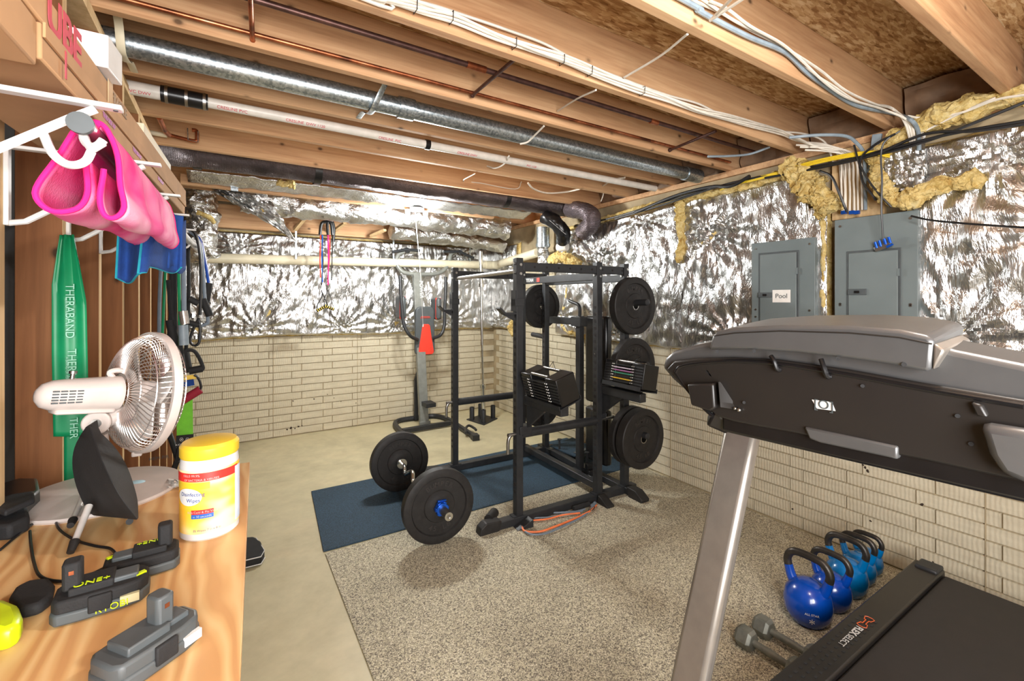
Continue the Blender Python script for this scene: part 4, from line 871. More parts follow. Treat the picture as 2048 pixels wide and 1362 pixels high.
# ================================================================ POWER TOWER
B0 = P(848, 850, Z=.03); T0 = P(834, 547, Y=5.28)
tw = thing('power_tower', (B0.x, B0.y, 0), 'grey and black power tower with an orange-red padded backrest against the back wall', 'power tower')
def tp(u, v):   # point on the leaning plane of the column
    k = (850 - v) / 303; return P(u, v, Y=B0.y + (T0.y - B0.y) * k)
up_ = (T0 - B0).normalized()
col_ = finish('column', MB().beam(B0, T0, .055, .105, (1, 0, 0)), M['grey_metal'], tw, bevel=.004)
finish('column_foot', MB().beam(B0 - Vector((0, .03, .02)), B0 + Vector((0, -.03, .05)), .13, .02, (0, 1, 0)), M['grey_metal'], tw, bevel=.003)
for s_, v0, v1, u0, u1 in (('TOWER', 735, 772, 846, 848), ('POWER', 560, 598, 840, 842)):
    c_ = tp((u0 + u1) / 2, (v0 + v1) / 2) - Vector((0, .030, 0)); d_ = (tp(u1, v1) - tp(u0, v0)); text('column_lettering', s_, .062, M['white_text'], tw, c_, d_, (1, 0, 0), bold=.0006)
padc = tp(847, 661) - Vector((0, .06, 0))
def rr(cx_, w0, w1, z0, z1, y, n=10, rad=.05):
    pts = []
    for (sx, w, z, a0_) in ((1, w0, z0, -90), (1, w1, z1, 0), (-1, w1, z1, 90), (-1, w0, z0, 180)):
        for k in range(n + 1):
            an = R(a0_ + 90 * k / n); cxx = cx_ + sx * (w - rad); cz = z + (rad if z == z0 else -rad); pts.append((cxx + rad * math.cos(an), y, cz + rad * math.sin(an)))
    return pts
pz0, pz1 = tp(847, 710).z, tp(847, 613).z
finish('back_pad', MB().prism(rr(padc.x, .125, .115, pz0, pz1, padc.y, rad=.06), (0, .05, 0)), M['grey_pad'], tw, bevel=.012)
finish('orange_inset', MB().prism(rr(padc.x + .01, .098, .05, pz0 + .005, pz0 + .37, padc.y - .008, rad=.035), (0, .02, 0)), M['red'], tw, bevel=.006)
finish('pad_emblem', MB().box((padc.x, padc.y - .002, pz1 - .12), (.11, .006, .006)).box((padc.x, padc.y - .002, pz1 - .135), (.13, .006, .004)), M['red'], tw)
for sg, tl in ((-1, [(793, 553), (794, 580), (797, 620), (801, 650), (813, 670), (832, 679)]), (1, [(883, 555), (883, 580), (881, 620), (880, 650), (873, 668), (862, 676)])):
    pts = [tp(u, v) - Vector((0, .13, 0)) for u, v in tl[:-1]] + [tp(*tl[-1]) - Vector((0, .06, 0))]
    finish('dip_handle', MB().tube(spline(pts, 5), .020, 14), M['black'], tw)
    c_ = tp(*((797, 615) if sg < 0 else (874, 617))); a_ = c_ - Vector((0, .0, 0))
    finish('arm_pad', MB().box(a_ + Vector((-.02 * sg, -.02, 0)), (.07, .22, .27)), M['grey_pad'], tw, bevel=.03)
    finish('arm_pad_piping', MB().box(a_ + Vector((-.02 * sg, -.09, 0)), (.074, .03, .262)), M['red'], tw, bevel=.012)
finish('top_bar', MB().tube(spline([tp(808, 503), tp(796, 510), tp(793, 525), tp(801, 540), tp(818, 547), tp(868, 548), tp(888, 540), tp(897, 526), tp(902, 508), tp(912, 503)], 5), .025, 16), M['grey_metal'], tw)
for pts in (((782, 505), (808, 500), (836, 502)), ((884, 504), (915, 504), (944, 517))):
    finish('grip', MB().tube([tp(*p_) - Vector((0, .05, 0)) for p_ in pts], .018, 12), M['black'], tw)
    q_ = tp(*pts[1]) - Vector((0, .02, 0)); finish('grip_disc', MB().cyl(q_ - Vector((-.02, .02, 0)), q_ + Vector((.05, .03, -.01)), .03, seg=16), M['black'], tw)
finish('foot_step', MB().box(tp(851, 805) - Vector((0, .1, 0)), (.12, .16, .05)), M['black'], tw, bevel=.004)
finish('rear_brace', MB().tube([P(832, 840, Y=5.32), P(832, 760, Y=5.36), P(838, 742, Y=5.36)], .03, 4), M['black'], tw)
fr = [P(812, 872, Z=.03), P(792, 852, Z=.03), P(796, 842, Z=.03), P(830, 836, Z=.03), P(868, 832, Z=.03), P(892, 837, Z=.03), P(908, 846, Z=.03), P(950, 874, Z=.03)]
finish('base_frame', MB().tube(spline(fr, 5), .03, 8), M['black'], tw)
finish('cross_tube', MB().beam(P(805, 862, Z=.04), P(900, 846, Z=.04), .05, .05), M['black'], tw, bevel=.003)
e0 = P(950, 874, Z=.03)
finish('end_block', MB().box(e0, (.075, .09, .06), Matrix.Rotation(R(-10), 3, 'Z')), M['black'], tw, bevel=.003)
finish('push_handle', MB().tube(spline([P(932, 866, Z=.05), P(932, 856, Z=.06), P(938, 851, Z=.07), P(948, 856, Z=.07), P(952, 860, Z=.07)], 4), .014, 10), M['black'], tw)
# ================================================================ VERTICAL BAR IN A FIVE-TUBE STAND
st = thing('barbell_stand', (2.63, 4.83, 0), 'small black floor stand with five short tubes near the far corner', 'stand')
finish('base_plate', MB().prism([P(933, 840, Z=0), P(964, 830, Z=0), P(995, 838, Z=0), P(968, 851, Z=0)], (0, 0, .012)), M['black'], st)
for u, v in ((944, 839), (961, 832), (986, 835), (967, 845), (965, 838)):
    b0 = P(u, v, Z=.01); finish('tube', MB().lathe([(.022, 0), (.030, 0), (.030, .15), (.027, .155), (.022, .15), (.022, 0)], b0, (0, 0, 1), 18), M['black'], st)
b0 = P(967, 842, Z=.02)
ob = thing('olympic_barbell', b0, 'long chrome barbell standing upright in the five-tube floor stand', 'barbell')
d5 = (b0.x * math.cos(TH) + b0.y * math.sin(TH)); zt = HC + (CY - 503) * d5 / FPX; tpx = P(961, 503, D=d5)
def bl(t): return b0.lerp(tpx, t)
finish('lower_sleeve', MB().cyl(bl(0), bl(.20), .025, seg=20), M['chrome'], ob)
finish('shaft', MB().cyl(bl(.20), bl(.80), .014, seg=16), M['chrome'], ob)
finish('knurling', MB().cyl(bl(.45), bl(.60), .0148, seg=16), M['steel'], ob)
finish('upper_sleeve', MB().cyl(bl(.80), bl(1), .025, seg=20), M['chrome'], ob)
finish('shaft_collar', MB().cyl(bl(.195), bl(.215), .037, seg=20), M['chrome'], ob)
finish('shaft_collar', MB().cyl(bl(.79), bl(.81), .037, seg=20), M['chrome'], ob)

# ================================================================ KETTLEBELLS, HEX DUMBBELLS
def kettlebell(u, v, s, mv, lab, wide=1.0):
    b = P(u, v, Z=.009); t = thing('kettlebell', b, lab, 'kettlebell'); r = .100 * s
    WL[t.name] = Vector((0, 0, 0))
    finish('bell', MB().lathe([(0, 0), (r * .62, 0), (r * .72, r * .06), (r * .95, r * .45), (r, r * .9), (r * .9, r * 1.38), (r * .6, r * 1.75), (r * .3, r * 1.86), (0, r * 1.88)], (0, 0, 0), (0, 0, 1), 32), M[mv], t)
    w = .078 * s * wide; h0 = r * 1.45; h1 = r * 2.95
    for sg in (-1, 1): finish('painted_horn', MB().tube([(0, sg * w * .62, r * 1.25), (0, sg * w * .98, h0 + r * .35), (0, sg * w * 1.12, h0 + r * .75)], .018 * s, 14, radii=[.026 * s, .021 * s, .0185 * s]), M[mv], t)
    finish('grip', MB().tube(spline([(0, -w * 1.12, h0 + r * .72), (0, -w * 1.16, h0 + r * 1.05), (0, -w * .95, h1 - r * .12), (0, -w * .5, h1 + r * .02), (0, w * .5, h1 + r * .02), (0, w * .95, h1 - r * .12), (0, w * 1.16, h0 + r * 1.05), (0, w * 1.12, h0 + r * .72)], 6), .0175 * s, 16), M['handle_iron'], t)
    return t, r
t, r = kettlebell(1616, 1240, 1.0, 'bluevinyl', 'largest royal blue kettlebell at the front of the row, with white lettering')
t.rotation_euler.z = R(0)
dv = Vector((-.72, -.55, -.1)).normalized(); 
text('white_lettering', 'ALL STAR', .013, M['white_text'], t, Vector((0, 0, r * .85)) + Vector((-.085, -.055, .0)) , Vector((.55, -.83, 0)), (0, 0, 1))
text('star_mark', '*', .05, M['white_text'], t, Vector((-.084, -.055, r * .45)), Vector((.55, -.83, 0)), (0, 0, 1))
kettlebell(1662, 1212, .86, 'bluevinyl', 'second kettlebell in the row, royal blue, behind the largest')
kettlebell(1693, 1184, .92, 'tealvinyl', 'third kettlebell in the row, teal blue with a wide grip')
kettlebell(1716, 1163, .80, 'tealvinyl', 'fourth kettlebell in the row, teal blue')
kettlebell(1735, 1145, .70, 'tealvinyl', 'smallest teal kettlebell at the far end of the row by the brick wall')
def hexbell(u, v, s, lab):
    h = P(u, v, Z=.05 * s); t = thing('hex_dumbbell', (h.x, h.y - .11, 0), lab, 'dumbbell'); L = .21 * s
    for y in (h.y, h.y - L):
        finish('hex_head', MB().lathe([(0, -.035), (.036, -.035), (.046, -.022), (.046, .022), (.036, .035), (0, .035)], (h.x, y, .047), (0, 1, 0), 6), M['iron'], t, smooth=False, bevel=.002)
    finish('handle', MB().tube([(h.x, h.y - .03, .047), (h.x, h.y - L / 2, .047), (h.x, h.y - L + .03, .047)], .0145, 14, radii=[.013, .0165, .013]), M['iron'], t)
hexbell(1527, 1252, 1, 'grey hex dumbbell next to the largest kettlebell, half under the treadmill deck')
hexbell(1492, 1274, 1, 'grey hex dumbbell nearest the treadmill upright, half under the deck')
# knee wrap on the floor by the bench
kw = thing('knee_wrap', P(508, 1118, Z=0), 'black folded wrap with white piping on the floor beside the workbench', 'wrap')
kp = [P(u, v, Z=.01) for u, v in ((488, 1138), (520, 1128), (528, 1115), (512, 1090), (488, 1088))]
finish('folded_cloth', MB().prism([P(486, 1140, Z=0), P(522, 1131, Z=0), P(529, 1118, Z=0), P(522, 1100, Z=0), P(508, 1090, Z=0), P(480, 1092, Z=0)], (0, 0, .055)), M['foam'], kw, bevel=.012)
finish('white_piping', MB().tube([p_ + Vector((0, 0, .05)) for p_ in (P(486, 1140, Z=0), P(522, 1131, Z=0), P(529, 1118, Z=0), P(512, 1092, Z=0))], .003, 6).tube([p_ + Vector((0, 0, .012)) for p_ in (P(486, 1141, Z=0), P(522, 1132, Z=0), P(530, 1119, Z=0))], .003, 6), M['white'], kw)

# ================================================================ STUD WALL ON THE LEFT
XS = -.37
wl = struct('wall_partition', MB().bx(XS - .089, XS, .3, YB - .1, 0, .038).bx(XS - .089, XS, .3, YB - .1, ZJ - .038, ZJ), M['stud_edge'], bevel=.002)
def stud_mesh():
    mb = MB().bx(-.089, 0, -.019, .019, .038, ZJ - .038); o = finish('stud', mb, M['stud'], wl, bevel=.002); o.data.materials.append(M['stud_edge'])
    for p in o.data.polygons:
        if p.normal.x > .5: p.material_index = 1  # paler edges: partly lumber tone, partly the light they catch, put into colour
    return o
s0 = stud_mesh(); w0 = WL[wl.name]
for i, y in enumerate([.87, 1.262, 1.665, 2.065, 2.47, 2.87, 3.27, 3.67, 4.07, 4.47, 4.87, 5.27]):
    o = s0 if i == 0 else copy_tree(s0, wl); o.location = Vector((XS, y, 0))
text('stud_stamp', 'HEM-FIR', .025, M['panel_dk'], wl, P(318, 916, Y=3.24), (1, 0, 0), (0, 0, 1))
o = finish('shade_panel', MB().bx(-.64, -.62, .4, YB - .1, 0, ZJ), M['dark']); o['kind'] = 'structure'; o.name = 'wall_shade_panel'  # dark panel added in place of the deep shade behind the studs
d = thing('foil_duct', (-.52, 1.0, 1.2), 'dark strip of foil duct glimpsed behind the studs at the far left', 'duct')
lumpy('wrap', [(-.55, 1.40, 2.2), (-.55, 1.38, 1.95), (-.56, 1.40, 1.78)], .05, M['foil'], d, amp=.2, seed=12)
# ---------------------------------------------------------------- shelf brackets and hanging rod
rod0, rod1 = Vector((-.172, .845, 1.743)), Vector((-.135, 2.95, 1.76))
r_ = thing('closet_rod', (-.16, 1.9, 1.72), 'grey metal hanging rod carried by the white shelf brackets', 'rod')
finish('rod_tube', MB().cyl(rod0, rod1, .0135, seg=24), M['steel'], r_); finish('end_cap', MB().cyl(rod0 - Vector((0, .004, 0)), rod0 + Vector((0, .004, 0)), .0148, seg=24), M['panel_dk'], r_)
tips = [(-.131, .87, 1.780), (-.126, 1.277, 1.80), (-.12, 1.68, 1.81), (-.12, 2.05, 1.81), (-.12, 2.47, 1.81)]
labs = ['nearest white shelf bracket, hooked around the open end of the rod', 'second white shelf bracket behind the pink towel', 'third white shelf bracket above the green band', 'fourth white shelf bracket beside the blue towel', 'farthest white shelf bracket under the cardboard box end']
for (tx, ty, tz), lab in zip(tips, labs):
    ry = ty - .0; t = thing('shelf_bracket', (XS, ry, 1.64), lab, 'bracket', 'white shelf brackets on the studs')
    finish('top_arm', MB().beam((XS + .004, ry, tz), (tx, ty, tz), .018, .007), M['white'], t, bevel=.0015)
    finish('wall_leg', MB().beam((XS + .004, ry, tz), (XS + .004, ry, tz - .155), .016, .008, (1, 0, 0)), M['white'], t, bevel=.0015)
    finish('brace', MB().tube([(XS + .006, ry, tz - .15), (XS + .03, ry, tz - .145), (tx - .055, ty, tz - .024), (tx - .03, ty, tz - .006)], .006, 8), M['white'], t)
    if ty > .9: finish('rod_hook', MB().tube(spline([(-.20, ty, tz - .055), (-.185, ty, tz - .078), (-.155, ty, tz - .08), (-.14, ty, tz - .06)], 4), .0045, 8), M['white'], t)
    else:
        hk = [P(88, 270, Y=.87), P(104, 305, Y=.86), P(128, 326, Y=.855), P(152, 330, Y=.85), P(172, 322, Y=.85), P(183, 303, Y=.85)]
        finish('rod_hook', MB().tube(spline(hk, 5), .0055, 10), M['white'], t)
        finish('rod_cup', MB().tube(spline([P(166, 264, Y=.86), P(170, 282, Y=.86), P(182, 293, Y=.86), P(196, 291, Y=.86), P(207, 280, Y=.86)], 5), .0055, 10).tube([P(168, 275, Y=.86), P(183, 303, Y=.85), P(204, 286, Y=.86)], .006, 8), M['white'], t)
        finish('screw_hole', MB().cyl((tx - .008, ty, tz - .0045), (tx - .008, ty, tz + .0045), .003, seg=10), M['panel_dk'], t)
# ---------------------------------------------------------------- cardboard boxes on the shelf
def boxthing(name, x0, y0, x1, y1, dep, z0, z1, lab, m):
    """long box whose front lower edge runs (x0,y0)-(x1,y1), going back by dep"""
    a = Vector((x0, y0, z0)); b = Vector((x1, y1, z0)); d = (b - a).normalized(); n = Vector((-d.y, d.x, 0)) * dep
    t = thing(name, (a + b) / 2 + n / 2, lab, 'box'); h = z1 - z0
    finish('carton', MB().prism([a, b, b + n, a + n], (0, 0, h)), m, t, bevel=.003)
    return t, a, b, d, n, h
t, a, b, d, n, h = boxthing('cardboard_box', -.211, .848, -.138, 2.12, .155, 1.822, 1.872, 'long flat cardboard box, lower of the two resting on the brackets', M['cardboard'])
o_ = Vector((d.y, -d.x, 0))
finish('flap', MB().prism([a + Vector((0, 0, .03)) + o_ * .001, b + Vector((0, 0, .03)) + o_ * .001, b + Vector((0, 0, .05)) + o_ * .001, a + Vector((0, 0, .05)) + o_ * .001], o_ * .003), M['cardboard'], t)
M['redink'] = plain('red_ink', (196, 74, 88), .7)
text('red_mark', 'I', .06, M['redink'], t, a + d * .07 + Vector((0, 0, .022)) + o_ * .0045, d, (0, 0, 1))
for k in (.30, .52, .8): text('faint_print', 'THIS SIDE UP', .014, M['mauve'], t, a + d * k + Vector((0, 0, .02)) + o_ * .0015, d, (0, 0, 1))
t, a, b, d, n, h = boxthing('cardboard_box', -.226, .60, -.136, 2.14, .15, 1.874, 1.918, 'long cardboard box with red lettering, upper one on the shelf', M['cardboard'])
o_ = Vector((d.y, -d.x, 0))
text('red_lettering', 'UBE', .075, M['redink'], t, a + d * .33 + Vector((0, 0, .024)) + o_ * .0015, d, (0, 0, 1), bold=.002)
text('faint_print', 'FRAGILE', .03, plain('faint_grey_ink', (150, 128, 104), .8), t, a + d * .62 + Vector((0, 0, .024)) + o_ * .0015, d, (0, 0, 1))
finish('packing_tape', MB().prism([a + d * .54 + o_ * .001, a + d * .57 + o_ * .001, a + d * .57 + o_ * .001 + Vector((0, 0, .05)), a + d * .54 + o_ * .001 + Vector((0, 0, .05))], o_ * .001), plain('clear_tape', (206, 174, 136), .25), t)
t, a, b, d, n, h = boxthing('cardboard_box', -.225, .45, -.215, .845, .13, 1.81, 1.872, 'short cardboard box end at the top left corner of the photo', M['cardboard'])
o = finish('white_carton', MB().prism([(-.28, 1.087, 1.921), (-.184, 1.087, 1.921), (-.176, 1.165, 1.921), (-.28, 1.165, 1.921)], (0, 0, .060)), M['white'], bevel=.002); tag(o, 'small plain white box sitting on the long cardboard box', 'box')
o = finish('slotted_strip', MB().prism([(-.195, 1.45, 1.919), (-.178, 1.45, 1.919), (-.158, 1.85, 1.919), (-.175, 1.85, 1.919)], (0, 0, .022)), M['pvc']); tag(o, 'cream slotted plastic strip lying on top of the cardboard box', 'strip')
# ---------------------------------------------------------------- towels
def cloth(name, fn, nu, nv, m, parent, thick=.004):
    return finish(name, MB().grid(nu, nv, fn), m, parent, solid=thick)
pk = thing('pink_towel', (-.15, 1.12, 1.64), 'bright pink towel folded over the near end of the hanging rod', 'towel')
# profile in the XZ plane, swept along Y: outer fold and inner fold
def rodc(y): k = (y - rod0.y) / (rod1.y - rod0.y); return rod0 + (rod1 - rod0) * k
def prof(kind, t):
    if kind == 0:   # leg toward the wall, over the rod, down the near-wall side as a closed loop
        pts = [(.012, .012), (-.006, .018), (-.022, -.01), (-.040, -.055), (-.052, -.095), (-.040, -.118), (-.018, -.112), (-.006, -.085), (-.002, -.04)]
    else:
        pts = [(-.004, .016), (.010, .018), (.022, .002), (.030, -.03), (.034, -.07), (.040, -.105), (.030, -.122), (.018, -.116), (.010, -.09), (.012, -.05)]
    q = spline([Vector((a_, 0, b_)) for a_, b_ in pts], 4); k = t * (len(q) - 1); i = min(int(k), len(q) - 2); return q[i].lerp(q[i + 1], k - i)
for kind in (0, 1):
    def fn(s, t, kind=kind):
        y = .892 + .58 * s + (.02 * s if kind else 0); c = rodc(y); p = prof(kind, t); w = .010 * noise.noise(Vector((y * 12, t * 3, kind * 5))) * min(1, abs(p.z) * 20)
        fl = (1 + .25 * s) if kind else 1; fz_ = 1 - .12 * s
        return (c.x + p.x * fl + w, y, c.z + p.z * fz_ * (1 + .04 * math.sin(y * 14)) )
    f_ = cloth('folded_layer', fn, 30, 40, M['pink'], pk, .005)
    for s_ in (0, 1): finish('hem', MB().tube([fn(s_, k / 40) for k in range(41)], .0038, 8), M['hotpink'], pk)
bt = thing('blue_towel', (-.17, 1.55, 1.55), 'blue towel with teal hem hanging behind the pink towel', 'towel')
def fb_(s, t):
    x = -.240 + .128 * s; z = 1.735 - (.180 if s < .55 else .165 - .06 * (s - .55)) * t - .012 * math.sin(s * 9) * t
    return (x * (1 - .05 * (1 - t)), 1.47 + .05 * math.sin(s * 8.5 + .6) * (.3 + t) + .10 * s * s, z)
cloth('cloth', fb_, 36, 16, M['blue_towel'], bt, .006)
finish('teal_hem', MB().tube([fb_(k / 36, 1) for k in range(37)], .0028, 6).tube([fb_(0, k / 16) for k in range(17)], .0028, 6), M['teal'], bt)
finish('teal_hem', MB().tube([Vector(fb_(.42, k / 16)) - Vector((0, .006, 0)) for k in range(17)], .0028, 6), M['teal'], bt)
cloth('back_layer', lambda s, t: (-.14 + .03 * s, 1.56 + .14 * s, 1.735 - (.15) * t + .01 * math.sin(s * 7)), 10, 8, M['blue_towel'], bt, .005)
# ---------------------------------------------------------------- green stretch band
gb = thing('stretch_band', (-.34, 1.6, 1.0), 'wide green latex stretch band with white lettering hanging on the studs', 'exercise band')
def fg(s, t):
    v = 470 + 402 * t; ul = 121 - 16 * min(1, t * 4) ** 1 + 8 * max(0, t - .6); uR = 150 + 22 * min(1, t * 3) + 8 * t
    if t < .12: ul, uR = 121 - 8 * t / .12, 150 + 8 * t / .12
    u = ul + (uR - ul) * s; p = P(u, v, Y=1.615); p.y += .006 * math.sin(s * 12) * (1 - t) - .006; return p
cloth('front_layer', fg, 12, 40, M['greenband'], gb, .0012)
cloth('rear_layer', lambda s, t: P(128 + 42 * s, 860 + 130 * t, Y=1.63), 6, 12, M['greenband'], gb, .0012)
M['paleprint'] = plain('pale_green_print', (150, 206, 180), .6)
for (u, v, s_, sz) in ((139, 622, 'THERABAND', .024), (143, 752, 'THERABAND', .024), (147, 856, 'THER', .022), (134, 752, 'A BRAND OF PERFORMANCE', .0075)):
    text('lettering', s_, sz, M['paleprint'], gb, P(u, v, Y=1.594), (0, 0, -1), (1, 0, 0))
# ---------------------------------------------------------------- hanging bands and straps at the end of the rod
def hz(u, v, y=2.75): return P(u, v, Y=y)
def hang(name, lab, strands, handles=(), y=2.75, extra=None):
    t = thing(name, hz(strands[0][2][0][0], strands[0][2][-1][1], y), lab, 'exercise band')
    for m_, r_, pts in strands: finish('tube_strand', MB().tube(spline([hz(u, v, y) for u, v in pts], 5), r_, 8), M[m_], t)
    for m_, a_, b_, r_ in handles: finish('handle', MB().cyl(hz(*a_, y), hz(*b_, y), r_, seg=12), M[m_], t)
    return t
hang('resistance_band', 'grey resistance tube looped over the bracket with black foam handles', [('slate', .008, ((372, 460), (390, 472), (402, 500), (407, 560), (410, 600), (416, 640), (412, 648), (400, 652), (380, 650)))], [('foam', (405, 598), (420, 632), .017)], 2.72)
hang('resistance_band', 'blue resistance tube hanging at the right end of the rod', [('bluevinyl', .007, ((380, 462), (400, 480), (410, 520), (417, 566)))], [('foam', (418, 566), (412, 605), .017)], 2.78)
hang('resistance_band', 'black resistance tube with a loop, right of the grey one', [('cable_black', .007, ((376, 455), (392, 470), (400, 510), (402, 560), (400, 630))), ('cable_black', .006, ((398, 636), (388, 655), (380, 680), (388, 691), (398, 685), (400, 660), (398, 640)))], [('foam', (378, 597), (397, 607), .015), ('foam', (378, 645), (398, 650), .012)], 2.66)
hang('resistance_band', 'green resistance tube hanging straight down past the blue towel', [('greenband', .007, ((356, 480), (358, 560), (360, 690)))], [('foam', (357, 690), (363, 730), .016)], 2.62)
hang('resistance_band', 'second green tube hanging closer to the studs', [('greenband', .006, ((332, 520), (328, 600), (325, 668)))], (), 2.8)
hang('resistance_band', 'grey tube hanging closest to the studs', [('slate', .008, ((322, 530), (319, 600), (318, 668)))], (), 2.85)
hang('resistance_band', 'wide grey tube with a pale connector hanging in the middle of the bunch', [('slate', .010, ((364, 470), (367, 540), (368, 625)))], [('grille', (366, 622), (370, 648), .018), ('cable_grey', (366, 650), (368, 690), .02)], 2.6)
hang('webbing_strap', 'bunch of black webbing straps and buckles hanging among the tubes', [('foam', .010, ((342, 500), (344, 600), (338, 680), (335, 760))), ('foam', .009, ((350, 500), (350, 620), (352, 700))), ('foam', .008, ((376, 470), (377, 600), (372, 700))), ('foam', .012, ((338, 560), (345, 640), (356, 690), (364, 735)))], [('foam', (364, 700), (372, 745), .028), ('foam', (340, 640), (348, 690), .018)], 2.70)
hang('grip_handle', 'black triangular grip handle hanging from a strap above the red handle', [('foam', .008, ((374, 700), (388, 702), (398, 715), (406, 735), (402, 742)))], [('foam', (378, 742), (405, 737), .017)], 2.6)
hang('red_handle_tube', 'resistance tube with a dark red foam handle at the bottom of the bunch', [('cable_black', .005, ((388, 750), (396, 755), (402, 772), (400, 780)))], [('redfoam' if 'redfoam' in M else M.setdefault('redfoam', plain('dark_red_foam', (150, 26, 50), .8)) and 'redfoam', (360, 804), (401, 779), .019)], 2.55)
yl = thing('webbing_strap', hz(375, 770), 'yellow and blue strap end above the dark red handle', 'exercise band')
finish('yellow_webbing', MB().beam(hz(368, 756, 2.6), hz(392, 753, 2.6), .02, .006, (0, 1, 0)), M['yellow'], yl); finish('blue_webbing', MB().beam(hz(366, 768, 2.6), hz(388, 764, 2.6), .03, .006, (0, 1, 0)), M['blue_towel'], yl)
ls = thing('webbing_strap', hz(368, 900, 2.6), 'lime green suspension strap with a black label hanging behind the fan', 'exercise band')
finish('lime_webbing', MB().beam(hz(369, 800, 2.6), hz(370, 872, 2.6), .062, .004, (0, 1, 0)), M['lime'], ls, bevel=.001)
finish('black_label', MB().beam(hz(370, 870, 2.59), hz(369, 892, 2.59), .066, .006, (0, 1, 0)), M['foam'], ls)
for u in (363, 375): finish('hexagon_mark', MB().tube([hz(u + 3.6 * math.cos(k * math.pi / 3), 879 + 3.6 * math.sin(k * math.pi / 3), 2.582) for k in range(6)], .0009, 4, closed=True).sph(hz(u, 879, 2.582), .0028, seg=8), M['white'], ls)
text('label_text', 'X-CAL X-CAMP', .010, M['white_text'], ls, hz(369, 888, 2.582), (1, 0, 0), (0, 0, 1))
finish('black_strap_loop', MB().tube(spline([hz(360, 892, 2.6), hz(356, 915, 2.6), hz(348, 945, 2.6), hz(368, 948, 2.6), hz(374, 915, 2.6), hz(379, 892, 2.6)], 5), .012, 6), M['foam'], ls)
o = finish('black_pole', MB().cyl(hz(330, 840, 2.7), hz(358, 925, 2.6), .012, seg=12), M['black']); tag(o, 'black pole leaning beside the lime strap behind the fan', 'pole')

# ================================================================ WORKBENCH
ZB = 1.05
wbn = thing('workbench', (-.17, .8, 0), 'plywood-topped workbench in the left foreground', 'workbench')
top = [(.052, 1.442), (-.365, 1.497), (-.365, .12), (-.012, .12)]
finish('plywood_top', MB().prism([(x, y, ZB - .019) for x, y in top], (0, 0, .019)), M['ply'], wbn, bevel=.001)
finish('apron', MB().bx(-.02, .012, .16, 1.38, ZB - .11, ZB - .019), M['stud_edge'], wbn); finish('apron', MB().bx(-.34, -.02, 1.36, 1.40, ZB - .11, ZB - .019), M['stud_edge'], wbn)
for x, y in ((-.03, .18), (-.03, 1.33), (-.33, .18), (-.33, 1.33)): finish('leg', MB().bx(x - .04, x + .04, y - .02, y + .02, 0, ZB - .11), M['stud_edge'], wbn, bevel=.002)
finish('bottom_plate', MB().prism([(-.01, 1.35, .15), (-.34, 1.35, .15), (-.34, .18, .15), (-.01, .18, .15)], (0, 0, .02)), M['ply'], wbn)
def Z0(u, v, dz=0): return P(u, v, Z=ZB + dz)
# ---------------------------------------------------------------- fan
fc = Z0(205, 987); fan = thing('desk_fan', fc, 'warm white oscillating desk fan with a wire cage on the workbench', 'fan')
finish('base', MB().lathe([(0, 0), (.148, 0), (.150, .004), (.148, .009), (.10, .013), (.03, .020), (0, .021)], fc, (0, 0, 1), 48), M['fanwhite'], fan)
finish('button', MB().sph(fc + Vector((.06, -.01, .012)), .022, (1, .7, .35), 14), plain('pale_blue_button', (176, 214, 228), .4), fan)
hub = P(293, 783, D=1.10); A = Vector((.86, .49, -.13)).normalized()
jn = P(197, 842, D=1.03)
finish('neck', MB().cyl(fc + Vector((0, 0, .015)), jn + Vector((0, 0, -.03)), .020, .017, seg=20), M['fanwhite'], fan)
finish('tilt_joint', MB().cyl(jn - Vector((0, .025, 0)), jn + Vector((0, .03, 0)), .026, seg=24).cyl(jn + Vector((.01, 0, 0)), jn + Vector((.06, .02, .012)), .018, seg=16), M['fanwhite'], fan, bevel=.003)
finish('joint_screw', MB().cyl(jn - Vector((0, .029, 0)), jn - Vector((0, .024, 0)), .010, seg=16), M['steel'], fan)
mc = hub - A * .112
finish('motor_housing', MB().lathe([(0, -.085), (.012, -.083), (.024, -.075), (.031, -.06), (.034, -.038), (.036, 0), (.038, .035), (.039, .055), (.03, .057), (0, .057)], mc, A, 32), M['fanwhite'], fan)
sd = A.cross(Vector((0, 0, 1))).normalized(); upv = sd.cross(A).normalized()
side = sd if sd.y < 0 else -sd
mb = MB()
for i in range(4):
    for j in range(5):
        c_ = mc - A * (.062 - .013 * i) + side * .0332 + upv * (.011 - .006 * j); mb.beam(c_ - A * .005, c_ + A * .005, .0035, .0025, upv)
finish('vent_slots', mb, M['panel_dk'], fan)['kind'] = 'stuff'
finish('motor_cradle', MB().beam(mc - A * .055 - upv * .034, mc + A * .05 - upv * .038, .042, .011, upv), M['fanwhite'], fan, bevel=.006)
finish('top_handle', MB().tube(spline([mc + A * .042 + upv * .034, mc + A * .034 + upv * .047, mc + A * .05 + upv * .052, mc + A * .075 + upv * .046, mc + A * .085 + upv * .024], 5), .006, 8), M['fanwhite'], fan)
finish('oscillation_knob', MB().cyl(mc - A * .03 + upv * .033, mc - A * .03 + upv * .048, .004, seg=12).cyl(mc - A * .03 + upv * .045, mc - A * .03 + upv * .051, .007, seg=14), M['steel'], fan)
RG = .138
